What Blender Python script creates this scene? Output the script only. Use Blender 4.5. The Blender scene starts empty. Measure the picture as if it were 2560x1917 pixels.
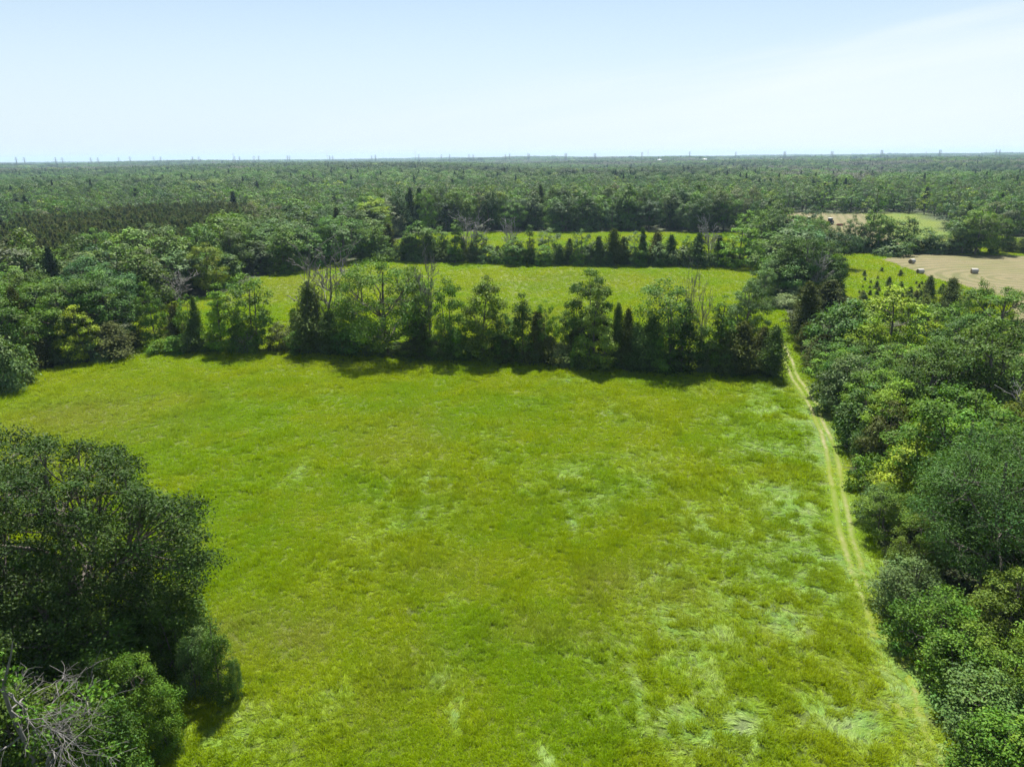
import bpy, math, random
import numpy as np
from math import radians, sin, cos, pi

# ------------------------------------------------------------------ camera, light, sky
sc = bpy.context.scene
COL = sc.collection
cam_d = bpy.data.cameras.new('camera'); cam = bpy.data.objects.new('camera', cam_d); COL.objects.link(cam)
sc.camera = cam
cam_d.sensor_width = 36.0; cam_d.lens = 24.975; cam_d.clip_start = 0.3; cam_d.clip_end = 40000
from mathutils import Matrix, Vector
cam.matrix_world = Matrix.Translation((0, 0, 30)) @ Matrix.Rotation(radians(90-17.72), 4, 'X') @ Matrix.Rotation(radians(-0.5), 4, 'Z')

SUN_EL, SUN_AZ = 62.0, 2.0       # azimuth from +Y towards +X
SUN_STRENGTH, SKY_STRENGTH = 5.0, 0.052
EXPOSURE = 1.38
world = bpy.data.worlds.new("World"); sc.world = world; world.use_nodes = True
nt = world.node_tree; nt.nodes.clear()
def N(nt, t, **kw):
    n = nt.nodes.new(t)
    for k, v in kw.items():
        if k.startswith('i_'): n.inputs[k[2:].replace('_', ' ')].default_value = v
        else: setattr(n, k, v)
    return n
sky = N(nt, 'ShaderNodeTexSky'); sky.sky_type = 'NISHITA'; sky.sun_disc = False
sky.sun_elevation = radians(SUN_EL); sky.sun_rotation = radians(SUN_AZ); sky.altitude = 100
sky.air_density = 1.0; sky.dust_density = 0.6; sky.ozone_density = 1.5
geo = N(nt, 'ShaderNodeTexCoord')
def wmath(op, a, b=None):
    n = N(nt, 'ShaderNodeMath'); n.operation = op
    for i, q in enumerate((a, b)):
        if q is None: continue
        if isinstance(q, (int, float)): n.inputs[i].default_value = q
        else: nt.links.new(q, n.inputs[i])
    return n.outputs[0]
dirs = N(nt, 'ShaderNodeSeparateXYZ'); nt.links.new(geo.outputs['Generated'], dirs.inputs[0])
along = wmath('ADD', wmath('MULTIPLY', dirs.outputs[0], .135), .058)       # the upper edge of the thin cloud veil climbs to the right
below = wmath('SUBTRACT', along, dirs.outputs[2])
cv = N(nt, 'ShaderNodeCombineXYZ'); nt.links.new(wmath('MULTIPLY', dirs.outputs[0], 2.2), cv.inputs[0]); nt.links.new(wmath('MULTIPLY', dirs.outputs[1], 2.2), cv.inputs[1]); nt.links.new(wmath('MULTIPLY', below, 26.), cv.inputs[2])
cn = N(nt, 'ShaderNodeTexNoise'); cn.inputs['Scale'].default_value = 1.0; cn.inputs['Detail'].default_value = 7; cn.inputs['Roughness'].default_value = .55; cn.inputs['Distortion'].default_value = .4
nt.links.new(cv.outputs[0], cn.inputs['Vector'])
e1 = N(nt, 'ShaderNodeMapRange'); e1.interpolation_type = 'SMOOTHERSTEP'; e1.inputs['From Min'].default_value = -.055; e1.inputs['From Max'].default_value = .035; nt.links.new(wmath('ADD', below, wmath('MULTIPLY', wmath('SUBTRACT', cn.outputs['Fac'], .5), .09)), e1.inputs['Value'])
e2 = N(nt, 'ShaderNodeMapRange'); e2.inputs['From Min'].default_value = -.5; e2.inputs['From Max'].default_value = .35; e2.inputs['To Min'].default_value = .12; e2.inputs['To Max'].default_value = .85; nt.links.new(dirs.outputs[0], e2.inputs['Value'])
e3 = N(nt, 'ShaderNodeMapRange'); e3.inputs['From Min'].default_value = .25; e3.inputs['From Max'].default_value = .75; e3.inputs['To Min'].default_value = .5; e3.inputs['To Max'].default_value = 1.0; nt.links.new(cn.outputs['Fac'], e3.inputs['Value'])
cr_ = N(nt, 'ShaderNodeMath'); cr_.operation = 'MULTIPLY'; nt.links.new(wmath('MULTIPLY', e1.outputs[0], e2.outputs[0]), cr_.inputs[0]); nt.links.new(e3.outputs[0], cr_.inputs[1])
cm = N(nt, 'ShaderNodeMix'); cm.data_type = 'RGBA'; cm.inputs['B'].default_value = (6.9, 7.5, 8.0, 1)
nt.links.new(cr_.outputs[0], cm.inputs['Factor']); nt.links.new(sky.outputs[0], cm.inputs['A'])
sx = N(nt, 'ShaderNodeSeparateXYZ'); nt.links.new(geo.outputs['Generated'], sx.inputs[0])
hz = N(nt, 'ShaderNodeMapRange'); hz.interpolation_type = 'SMOOTHSTEP'; hz.inputs['From Min'].default_value = .0; hz.inputs['From Max'].default_value = .26; hz.inputs['To Min'].default_value = .9; hz.inputs['To Max'].default_value = .22
nt.links.new(sx.outputs[2], hz.inputs['Value'])
hm = N(nt, 'ShaderNodeMix'); hm.data_type = 'RGBA'; hm.inputs['B'].default_value = (5.7, 6.7, 7.4, 1)
nt.links.new(hz.outputs[0], hm.inputs['Factor']); nt.links.new(sky.outputs[0], hm.inputs['A']); nt.links.new(hm.outputs['Result'], cm.inputs['A'])
bg = N(nt, 'ShaderNodeBackground'); bg.inputs['Strength'].default_value = SKY_STRENGTH
wo = N(nt, 'ShaderNodeOutputWorld')
nt.links.new(cm.outputs['Result'], bg.inputs['Color']); nt.links.new(bg.outputs[0], wo.inputs['Surface'])

sun_d = bpy.data.lights.new('sun', 'SUN'); sun_d.energy = SUN_STRENGTH; sun_d.angle = radians(0.53); sun_d.color = (1.0, .96, .89)
sun = bpy.data.objects.new('sun', sun_d); COL.objects.link(sun)
sd = Vector((sin(radians(SUN_AZ))*cos(radians(SUN_EL)), cos(radians(SUN_AZ))*cos(radians(SUN_EL)), sin(radians(SUN_EL))))
sun.rotation_euler = sd.to_track_quat('Z', 'Y').to_euler(); sun.location = (0, 60, 90)

sc.view_settings.view_transform = 'Standard'; sc.view_settings.look = 'None'
sc.view_settings.exposure = EXPOSURE; sc.view_settings.gamma = 1.0; sc.view_settings.use_curve_mapping = False
cy = sc.cycles
cy.use_denoising = True; cy.denoising_input_passes = 'RGB_ALBEDO_NORMAL'; cy.denoising_prefilter = 'NONE'; cy.denoising_quality = 'HIGH'; cy.denoiser = 'OPENIMAGEDENOISE'
cy.max_bounces = 6; cy.diffuse_bounces = 3; cy.glossy_bounces = 2; cy.transmission_bounces = 4; cy.volume_bounces = 0; cy.transparent_max_bounces = 8
cy.use_adaptive_sampling = True; cy.adaptive_threshold = 0.015
cy.use_fast_gi = False
cy.sample_clamp_indirect = 4.0
sc.render.threads_mode = 'AUTO'

rng = np.random.default_rng(7)

# ------------------------------------------------------------------ layout data (metres; camera stands at 0,0,30 looking along +Y)
TREES = [
 ('round', -105.5, 154.2, 11.2, 4.13, 'grey', 'round pale grey-green tree rising out of the dark pines at the left edge', 'trees at the left corner of the near meadow'),
 ('maple', -95.6, 160.7, 10.2, 6.56, 'pale', 'wide tree with whitish upturned leaves in front of the dark pine plantation', 'trees at the left corner of the near meadow'),
 ('oak', -66.7, 115.8, 12.5, 4.96, 'blue', 'big round-crowned oak with dark forked trunk left of the hedgerow gap', 'trees at the left corner of the near meadow'),
 ('round', -91.5, 137.6, 7.9, 4.7, 'blue', 'blue-green rounded tree between the pale tree and the big round oak', 'trees at the left corner of the near meadow'),
 ('round', -81.3, 127.2, 8.5, 3.27, 'dk', 'dull dark bushy tree beside the big round oak at left', 'trees at the left corner of the near meadow'),
 ('maple', -71.3, 106.9, 9.9, 2.71, 'lime', 'tree with yellow-lit top above brown junipers, left of its yellow-topped twin', 'trees at the left corner of the near meadow'),
 ('maple', -66.9, 107.2, 8.5, 2.72, 'yel', 'tree with yellow-lit top above the dark edge, right of its yellow-topped twin', 'trees at the left corner of the near meadow'),
 ('cedar', -71.7, 103.8, 5.8, 2.41, 'olive', 'dark olive juniper under the yellow-topped tree at left meadow edge', 'trees at the left corner of the near meadow'),
 ('cedar', -69.0, 105.3, 5.2, 2.14, 'dk', 'very dark juniper below the two yellow-topped trees', 'trees at the left corner of the near meadow'),
 ('cedar', -63.4, 109.4, 5.6, 2.91, 'brown', 'broad brownish juniper closing the left thicket beside the meadow', 'trees at the left corner of the near meadow'),
 ('shrub', -65.0, 107.9, 3.4, 2.01, 'grey', 'grey-green bush at the meadow edge beside the brownish juniper', 'trees at the left corner of the near meadow'),
 ('shrub', -69.4, 93.4, 6.8, 3.06, 'grey', 'grey-green juniper bush standing out into the meadow at the left edge', 'trees at the left corner of the near meadow'),
 ('cedar', -76.0, 107.1, 11.7, 1.85, 'olive', 'tall pointed olive juniper behind the left meadow edge', 'trees at the left corner of the near meadow'),
 ('cedar', -88.5, 121.5, 10.6, 2.91, 'olive', 'olive juniper at the left border beside a sliver of bright field', 'trees at the left corner of the near meadow'),
 ('shrub', -75.1, 101.6, 7.9, 2.65, 'blue', 'blue-green bush behind the grey juniper bush at the left border', 'trees at the left corner of the near meadow'),
 ('cedar', -63.4, 115.7, 3.6, 1.74, 'olive', 'low olive juniper in the gap right of the big round oak', 'trees at the left corner of the near meadow'),
 ('maple', -60.5, 117.2, 10.3, 2.08, 'mid', 'slender layered young maple standing alone in the hedgerow gap at left', 'trees at the left corner of the near meadow'),
 ('spruce', -56.4, 116.0, 7.1, 1.74, 'brown', 'sparse brownish pine beside the young maple in the left gap', 'trees of the hedgerow beyond the near meadow'),
 ('dead', -71.0, 150.5, 6.4, 2.99, 'bark', 'leafless grey tree against the dark wood edge at left', 'trees at the left corner of the near meadow'),
 ('shrub', -56.8, 111.9, 2.1, 1.95, 'lime', 'bright low bush at the foot of the young maple', 'trees of the hedgerow beyond the near meadow'),
 ('shrub', -54.9, 112.3, 1.2, 1.31, 'mid', 'small mid green bush beside the brownish pine', 'trees of the hedgerow beyond the near meadow'),
 ('ash', -52.4, 112.7, 9.3, 1.81, 'mid', 'airy young tree just left of the yellow-green conical maple', 'trees of the hedgerow beyond the near meadow'),
 ('cedar', -51.1, 113.2, 8.8, 0.85, 'dk', 'thin dark spire of cedar left of the yellow-green conical maple', 'trees of the hedgerow beyond the near meadow'),
 ('cedar', -51.6, 112.2, 5.3, 1.69, 'dk', 'dark low cedar left of the yellow-green conical maple', 'trees of the hedgerow beyond the near meadow'),
 ('conemaple', -47.5, 112.6, 11.1, 2.71, 'lime', 'yellow-green conical maple, leftmost bright tree of the hedgerow', 'trees of the hedgerow beyond the near meadow'),
 ('ash', -42.5, 112.9, 12.6, 3.49, 'mid', 'tall domed ash with open crown left of the hedgerow gap', 'trees of the hedgerow beyond the near meadow'),
 ('shrub', -43.5, 111.9, 4.9, 1.94, 'mid', 'loose bush under the tall domed ash', 'trees of the hedgerow beyond the near meadow'),
 ('round', -37.9, 112.8, 4.7, 1.96, 'olive', 'rounded dark bush at the right foot of the tall domed ash', 'trees of the hedgerow beyond the near meadow'),
 ('dead', -42.9, 111.2, 2.9, 1.42, 'ash', 'tangle of bare pale drooping branches at the foot of the ash', 'trees of the hedgerow beyond the near meadow'),
 ('shrub', -34.6, 110.9, 1.4, 0.97, 'dk', 'small dark bush alone in the hedgerow gap', 'trees of the hedgerow beyond the near meadow'),
 ('spruce', -35.7, 115.3, 6.4, 1.47, 'mid', 'thin see-through sapling left of the dark pointed cedar', 'trees of the hedgerow beyond the near meadow'),
 ('round', -34.0, 110.6, 4.2, 1.6, 'mid', 'leafy bush at the left foot of the dark pointed cedar', 'trees of the hedgerow beyond the near meadow'),
 ('cedar', -31.9, 111.3, 11.0, 2.94, 'dkolive', 'dark pointed cedar right of the hedgerow gap', 'trees of the hedgerow beyond the near meadow'),
 ('cedar', -29.1, 110.5, 7.1, 1.91, 'dk', 'dark cedar bush below the bare forked tree', 'trees of the hedgerow beyond the near meadow'),
 ('dead', -30.5, 113.0, 15.2, 3.87, 'bark', 'large bare forked dead tree rising above the dark cedars', 'trees of the hedgerow beyond the near meadow'),
 ('round', -25.4, 110.4, 8.3, 3.18, 'blue', 'round dark blue-green tree between the dead tree and the great oak', 'trees of the hedgerow beyond the near meadow'),
 ('hero_oak', -19.8, 109.7, 15.3, 6.77, 'mid', 'great spreading oak, the widest tree of the middle hedgerow', 'trees of the hedgerow beyond the near meadow'),
 ('ash', -15.0, 110.0, 11.7, 2.46, 'grey', 'grey-green open tree between the great oak and the tall dead tree', 'trees of the hedgerow beyond the near meadow'),
 ('dead', -13.2, 109.5, 14.9, 1.75, 'bark', 'tall slim leafless tree right of the great oak', 'trees of the hedgerow beyond the near meadow'),
 ('spruce', -14.6, 110.0, 7.2, 1.9, 'olive', 'small sparse spruce under the tall slim dead tree', 'trees of the hedgerow beyond the near meadow'),
 ('round', -10.8, 106.1, 6.3, 1.85, 'mid', 'leafy bush left of the twin-stemmed tree', 'trees of the hedgerow beyond the near meadow'),
 ('ash', -9.5, 106.1, 12.4, 2.2, 'mid', 'twin-stemmed upright tree with gaps in its crown', 'trees of the hedgerow beyond the near meadow'),
 ('round', -8.0, 106.0, 5.7, 1.54, 'mid', 'bush right of the twin-stemmed tree', 'trees of the hedgerow beyond the near meadow'),
 ('maple', -4.7, 105.5, 13.0, 3.09, 'warm', 'large full tree with reddish seed clusters in the middle of the hedgerow', 'trees of the hedgerow beyond the near meadow'),
 ('round', -1.1, 105.4, 7.3, 1.89, 'blue', 'grey-leaved bushy tree left of the dark column-shaped tree', 'trees of the hedgerow beyond the near meadow'),
 ('cedar', -1.5, 104.3, 4.0, 1.82, 'olive', 'olive cedar bush left of the dark column-shaped tree', 'trees of the hedgerow beyond the near meadow'),
 ('column', 1.5, 104.0, 10.6, 1.5, 'dk', 'dark column-shaped tree with pointed top', 'trees of the hedgerow beyond the near meadow'),
 ('spruce', 3.9, 104.1, 8.0, 1.8, 'brown', 'thin brownish cedar with visible stem right of the dark column', 'trees of the hedgerow beyond the near meadow'),
 ('ash', 5.4, 104.0, 9.7, 1.38, 'mid', 'slim small-crowned tree right of the thin brownish cedar', 'trees of the hedgerow beyond the near meadow'),
 ('cedar', 5.7, 102.9, 4.4, 1.72, 'olive', 'olive cedar bush under the slim small-crowned tree', 'trees of the hedgerow beyond the near meadow'),
 ('shrub', 7.3, 102.9, 3.2, 1.56, 'pale', 'pale silvery bush between the slim tree and the bright maple', 'trees of the hedgerow beyond the near meadow'),
 ('ash', 8.0, 104.2, 7.6, 1.51, 'mid', 'thin airy tree left of the bright maple', 'trees of the hedgerow beyond the near meadow'),
 ('cedar', 9.3, 103.7, 5.5, 1.57, 'olive', 'olive juniper left of the bright maple', 'trees of the hedgerow beyond the near meadow'),
 ('oak', 11.6, 104.7, 13.7, 3.25, 'dk', 'dark round-headed tree standing behind the bright maple', 'trees of the hedgerow beyond the near meadow'),
 ('conemaple', 12.3, 100.6, 12.8, 2.61, 'warm', 'bright pyramid-shaped maple, lightest tree of the middle hedgerow', 'trees of the hedgerow beyond the near meadow'),
 ('shrub', 10.2, 101.5, 4.7, 1.3, 'lime', 'bright leafy bush at the left foot of the bright maple', 'trees of the hedgerow beyond the near meadow'),
 ('cedar', 15.5, 101.4, 9.4, 1.3, 'dk', 'narrow dark juniper at the right shoulder of the bright maple', 'trees of the hedgerow beyond the near meadow'),
 ('cedar', 16.8, 99.7, 8.9, 1.2, 'olive', 'narrow olive juniper, second to the right of the bright maple', 'trees of the hedgerow beyond the near meadow'),
 ('cedar', 18.5, 99.6, 7.0, 1.88, 'dk', 'dark juniper under the leaning tree, left of its neighbour', 'trees of the hedgerow beyond the near meadow'),
 ('cedar', 20.2, 99.2, 8.2, 1.8, 'dk', 'dark juniper with spiky top under the leaning tree', 'trees of the hedgerow beyond the near meadow'),
 ('hero_lean', 22.0, 99.5, 13.0, 3.73, 'mid', 'leaning tree with bright leaves spreading to the left over dark junipers', 'trees of the hedgerow beyond the near meadow'),
 ('round', 21.8, 98.7, 6.0, 2.01, 'mid', 'dense bush below the leaning tree', 'trees of the hedgerow beyond the near meadow'),
 ('column', 24.6, 98.6, 10.7, 2.06, 'dk', 'dense dark tree right of the leaning tree', 'trees of the hedgerow beyond the near meadow'),
 ('dead', 25.8, 99.4, 12.9, 1.15, 'bark', 'bare dead spire above the dense dark tree', 'trees of the hedgerow beyond the near meadow'),
 ('dead', 27.2, 99.3, 10.8, 1.21, 'bark', 'bare forked dead tree right of the bare dead spire', 'trees of the hedgerow beyond the near meadow'),
 ('shrub', 28.4, 98.9, 3.1, 1.33, 'pale', 'pale silvery bush under the bare forked dead tree', 'trees of the hedgerow beyond the near meadow'),
 ('conemaple', 30.0, 98.9, 11.3, 2.69, 'mid', 'deep green peaked tree near the right end of the hedgerow', 'trees of the hedgerow beyond the near meadow'),
 ('cedar', 30.5, 97.3, 6.2, 1.82, 'dkolive', 'dark cedar at the foot of the deep green peaked tree', 'trees of the hedgerow beyond the near meadow'),
 ('oak', 37.1, 109.3, 11.2, 2.89, 'grey', 'grey-green round tree on a thin pale stem behind the junipers', 'trees of the hedgerow beyond the near meadow'),
 ('cedar', 32.7, 97.2, 7.5, 2.38, 'olive', 'feathery olive juniper below the grey-green round tree', 'trees of the hedgerow beyond the near meadow'),
 ('shrub', 35.4, 100.3, 3.5, 1.52, 'pale', 'silvery bush beside the dark end juniper', 'trees of the hedgerow beyond the near meadow'),
 ('cedar', 35.6, 97.5, 6.8, 1.77, 'brown', 'brownish juniper left of the last dark juniper', 'trees of the hedgerow beyond the near meadow'),
 ('cedar', 36.4, 95.5, 7.4, 1.81, 'dk', 'last dark juniper at the right end of the hedgerow beside the track', 'trees of the hedgerow beyond the near meadow'),
 ('ash', 51.5, 145.6, 8.1, 2.06, 'grey', 'slim single pine-like tree on a bare stem by the second field', 'trees and bushes between the track and the hay fields'),
 ('oak', 60.3, 155.9, 10.7, 4.04, 'dk', 'dark tree at the left of the big clump beside the gap', 'trees and bushes between the track and the hay fields'),
 ('oak', 64.0, 154.8, 13.7, 4.26, 'dk', 'tallest dark tree of the big clump beside the gap', 'trees and bushes between the track and the hay fields'),
 ('oak', 69.7, 157.8, 11.4, 3.55, 'dk', 'dark tree at the right of the big clump beside the gap', 'trees and bushes between the track and the hay fields'),
 ('round', 57.8, 156.9, 8.7, 3.1, 'grey', 'grey-green willow bush at the left foot of the big clump', 'trees and bushes between the track and the hay fields'),
 ('round', 61.3, 152.1, 8.5, 3.44, 'blue', 'bluish leafy bush in front of the big clump', 'trees and bushes between the track and the hay fields'),
 ('round', 69.5, 153.1, 7.4, 2.43, 'dk', 'dark bush at the right foot of the big clump', 'trees and bushes between the track and the hay fields'),
 ('dead', 65.3, 151.0, 9.4, 2.39, 'ash', 'grey leafless tree in front of the big clump', 'trees and bushes between the track and the hay fields'),
 ('shrub', 56.5, 144.6, 2.3, 3.13, 'pale', 'low pale bramble bush in front of the big clump', 'trees and bushes between the track and the hay fields'),
 ('shrub', 60.4, 148.6, 3.5, 2.11, 'pale', 'pale grey bush behind the low bramble', 'trees and bushes between the track and the hay fields'),
 ('spruce', 49.2, 116.6, 9.9, 2.47, 'brown', 'brown-tinged juniper below the big clump beside the gap', 'trees and bushes between the track and the hay fields'),
 ('spruce', 59.6, 131.6, 7.6, 3.3, 'brown', 'wide brown-tinged juniper with flat branches right of the clump', 'trees and bushes between the track and the hay fields'),
 ('shrub', 51.4, 122.3, 3.9, 2.11, 'grey', 'grey bare-looking bush beside the track gap', 'trees and bushes between the track and the hay fields'),
 ('cedar', 57.3, 131.7, 4.6, 1.88, 'brown', 'dull brown juniper between its two brown-tinged neighbours', 'trees and bushes between the track and the hay fields'),
 ('cedar', 44.6, 99.0, 5.2, 2.2, 'brown', 'dark brown juniper leaning over the track at the wood corner', 'trees and bushes between the track and the hay fields'),
 ('cedar', 45.6, 97.0, 5.0, 1.99, 'dkolive', 'dark juniper behind the brown one at the wood corner', 'trees and bushes between the track and the hay fields'),
 ('shrub', 46.5, 109.0, 4.4, 1.45, 'brown', 'brown twiggy bush at the narrowing of the track', 'trees and bushes between the track and the hay fields'),
 ('oak', -50.4, 216.0, 13.5, 6.23, 'blue', 'great rounded tree at the left end of the far hedgerow', 'trees of the far hedgerow between the second and third fields'),
 ('round', -58.6, 205.9, 11.9, 4.81, 'blue', 'rounded tree on the wood edge left of the far hedgerow', 'trees of the far hedgerow between the second and third fields'),
 ('round', -62.3, 195.7, 11.6, 4.36, 'mid', 'mid green rounded tree on the wood edge left of the far hedgerow', 'trees of the far hedgerow between the second and third fields'),
 ('ash', -43.4, 221.7, 10.8, 4.06, 'mid', 'leafy tree right of the great rounded tree in the far hedgerow', 'trees of the far hedgerow between the second and third fields'),
 ('round', -40.4, 220.6, 7.8, 3.07, 'mid', 'leafy bush tree before the brownish pine of the far hedgerow', 'trees of the far hedgerow between the second and third fields'),
 ('spruce', -38.9, 228.8, 10.1, 2.64, 'brown', 'brownish pine standing among leafy trees of the far hedgerow', 'trees of the far hedgerow between the second and third fields'),
 ('cedar', -30.6, 216.5, 7.8, 3.62, 'dk', 'dark broad cedar in the far hedgerow, left of another', 'trees of the far hedgerow between the second and third fields'),
 ('ash', -27.6, 217.1, 11.3, 4.22, 'mid', 'tall leafy tree above two dark cedars of the far hedgerow', 'trees of the far hedgerow between the second and third fields'),
 ('cedar', -25.3, 216.1, 8.2, 3.6, 'dk', 'dark broad cedar in the far hedgerow, right of another', 'trees of the far hedgerow between the second and third fields'),
 ('ash', -21.9, 218.5, 9.6, 2.8, 'mid', 'thin tree with yellowish leaves left of the slender tall tree', 'trees of the far hedgerow between the second and third fields'),
 ('cedar', -19.3, 216.6, 6.0, 2.83, 'dk', 'small cedar below the thin yellowish tree of the far hedgerow', 'trees of the far hedgerow between the second and third fields'),
 ('column', -16.5, 212.2, 12.4, 2.12, 'mid', 'slender tall round-topped tree left of the grey dead tree', 'trees of the far hedgerow between the second and third fields'),
 ('spruce', -14.7, 218.1, 6.6, 1.74, 'dkolive', 'small pointed spruce between slender tree and grey dead tree', 'trees of the far hedgerow between the second and third fields'),
 ('dead', -11.9, 213.6, 12.4, 3.32, 'ash', 'grey leafless tree with fine twigs in the far hedgerow', 'trees of the far hedgerow between the second and third fields'),
 ('round', -9.9, 214.3, 8.7, 2.63, 'grey', 'grey-green tree directly behind the grey leafless tree', 'trees of the far hedgerow between the second and third fields'),
 ('shrub', -5.9, 211.6, 5.0, 3.19, 'grey', 'low grey bushes in the hedgerow opening', 'trees of the far hedgerow between the second and third fields'),
 ('shrub', -3.2, 209.7, 4.5, 2.34, 'mid', 'low green bush in the hedgerow opening', 'trees of the far hedgerow between the second and third fields'),
 ('dead', 0.2, 212.9, 11.1, 2.6, 'ash', 'grey leafless tree above a green bush, middle of the far hedgerow', 'trees of the far hedgerow between the second and third fields'),
 ('round', 1.1, 207.1, 7.6, 3.24, 'mid', 'green bush under the grey leafless tree', 'trees of the far hedgerow between the second and third fields'),
 ('column', 5.3, 206.8, 10.7, 1.61, 'dk', 'dark poplar-like column in the far hedgerow', 'trees of the far hedgerow between the second and third fields'),
 ('ash', 11.3, 212.2, 9.6, 3.19, 'grey', 'pale round-headed tree right of the dark poplar-like column', 'trees of the far hedgerow between the second and third fields'),
 ('round', 9.3, 205.8, 5.8, 2.53, 'lime', 'yellowish bush below the pale round-headed tree', 'trees of the far hedgerow between the second and third fields'),
 ('cedar', 14.0, 205.5, 5.7, 2.09, 'dk', 'dark small cedar right of the pale round-headed tree', 'trees of the far hedgerow between the second and third fields'),
 ('spruce', 16.8, 206.1, 7.5, 1.94, 'dkolive', 'pointed spruce standing clear in the far hedgerow', 'trees of the far hedgerow between the second and third fields'),
 ('round', 18.7, 204.4, 4.4, 1.94, 'lime', 'yellow-green bush right of the pointed spruce', 'trees of the far hedgerow between the second and third fields'),
 ('ash', 20.7, 206.7, 9.7, 2.53, 'blue', 'dark-tipped leafy tree right of the pointed spruce', 'trees of the far hedgerow between the second and third fields'),
 ('spruce', 25.0, 204.0, 8.3, 2.22, 'dkolive', 'dark fir in the middle part of the far hedgerow', 'trees of the far hedgerow between the second and third fields'),
 ('round', 23.0, 204.2, 6.6, 2.28, 'grey', 'grey-green bush left of the dark fir', 'trees of the far hedgerow between the second and third fields'),
 ('round', 27.1, 203.1, 6.2, 2.04, 'grey', 'grey-green bush right of the dark fir', 'trees of the far hedgerow between the second and third fields'),
 ('cedar', 29.5, 203.8, 10.2, 2.36, 'olive', 'tall olive cedar in the far hedgerow', 'trees of the far hedgerow between the second and third fields'),
 ('cedar', 31.9, 203.6, 8.0, 1.92, 'olive', 'shorter olive cedar right of the tall olive one', 'trees of the far hedgerow between the second and third fields'),
 ('ash', 35.1, 203.4, 9.3, 2.5, 'grey', 'grey-green domed tree in the far hedgerow', 'trees of the far hedgerow between the second and third fields'),
 ('spruce', 37.7, 203.3, 10.7, 1.47, 'dk', 'very narrow dark spruce spire in the far hedgerow', 'trees of the far hedgerow between the second and third fields'),
 ('round', 36.3, 201.8, 6.1, 2.26, 'mid', 'low bush beneath the very narrow spruce spire', 'trees of the far hedgerow between the second and third fields'),
 ('cedar', 41.5, 206.2, 8.9, 2.54, 'olive', 'olive cedar with ragged crown behind a round bush', 'trees of the far hedgerow between the second and third fields'),
 ('round', 41.8, 202.3, 6.2, 2.6, 'grey', 'round grey-green bush in front of the ragged olive cedar', 'trees of the far hedgerow between the second and third fields'),
 ('spruce', 45.4, 202.8, 8.7, 2.21, 'dk', 'dark spruce left of the pale flowering bush', 'trees of the far hedgerow between the second and third fields'),
 ('shrub', 47.8, 201.1, 5.4, 2.7, 'pale', 'pale flowering bush in the far hedgerow', 'trees of the far hedgerow between the second and third fields'),
 ('ash', 49.9, 202.6, 8.1, 1.58, 'mid', 'small leafy tree left of the blackish spruce', 'trees of the far hedgerow between the second and third fields'),
 ('spruce', 52.1, 200.1, 9.3, 2.76, 'dk', 'blackish spruce left of the bare forked tree', 'trees of the far hedgerow between the second and third fields'),
 ('dead', 55.1, 199.9, 12.2, 2.45, 'ash', 'bare forked tree near the right end of the far hedgerow', 'trees of the far hedgerow between the second and third fields'),
 ('shrub', 56.5, 199.9, 3.9, 2.13, 'grey', 'small grey bush under the bare forked tree', 'trees of the far hedgerow between the second and third fields'),
 ('spruce', 58.7, 202.0, 8.6, 2.05, 'dk', 'spruce right of the bare forked tree', 'trees of the far hedgerow between the second and third fields'),
 ('maple', 63.5, 197.9, 11.9, 4.74, 'lime', 'bright green maple at the right end of the far hedgerow', 'trees of the far hedgerow between the second and third fields'),
 ('shrub', 69.4, 203.0, 2.9, 1.93, 'mid', 'bush at the right foot of the bright green maple', 'trees of the far hedgerow between the second and third fields'),
 ('ash', 77.7, 221.2, 12.7, 3.93, 'mid', 'tall leafy tree behind the bright green maple', 'trees of the far hedgerow between the second and third fields'),
 ('ash', 81.7, 220.9, 13.5, 3.43, 'grey', 'tall grey-green tree left of the big dark clump', 'trees of the far hedgerow between the second and third fields'),
 ('ash', 79.8, 241.2, 11.8, 3.34, 'lime', 'yellow-green tree behind the end of the far hedgerow', 'trees of the far hedgerow between the second and third fields'),
 ('round', 77.1, 221.2, 7.3, 3.08, 'dk', 'dark bush tree behind the bright green maple', 'trees of the far hedgerow between the second and third fields'),
 ('column', 148.6, 296.5, 19.0, 3.25, 'mid', 'very tall isolated poplar at the far hay field', 'trees and bushes between the track and the hay fields'),
 ('ash', 115.7, 226.3, 13.1, 3.64, 'mid', 'pointed tree in front of the very tall isolated poplar', 'trees and bushes between the track and the hay fields'),
 ('shrub', 117.3, 218.6, 4.8, 4.03, 'grey', 'broad grey-green willow bush at the corner of the hay field', 'trees and bushes between the track and the hay fields'),
 ('round', 128.7, 233.5, 10.4, 3.63, 'dk', 'dark oval tree right of the willow bush', 'trees and bushes between the track and the hay fields'),
 ('round', 124.9, 223.7, 5.4, 2.24, 'dk', 'dark low bush under the dark oval tree', 'trees and bushes between the track and the hay fields'),
 ('round', 130.4, 225.3, 7.4, 3.51, 'grey', 'grey-green bush tree right of the dark oval tree', 'trees and bushes between the track and the hay fields'),
 ('round', 133.9, 223.1, 5.4, 3.36, 'grey', 'low grey bush at the hay field head', 'trees and bushes between the track and the hay fields'),
 ('ash', 139.3, 222.8, 11.4, 3.71, 'grey', 'open grey-green tree, left one of the large right-hand group', 'trees and bushes between the track and the hay fields'),
 ('oak', 143.1, 220.6, 13.9, 4.89, 'mid', 'tallest tree of the large right-hand group at the hay field', 'trees and bushes between the track and the hay fields'),
 ('oak', 149.0, 222.1, 11.6, 4.31, 'dk', 'dark tree, right one of the large right-hand group', 'trees and bushes between the track and the hay fields'),
 ('cedar', 156.9, 225.5, 4.5, 2.64, 'dkolive', 'dark juniper on grass right of the large group', 'trees and bushes between the track and the hay fields'),
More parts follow.
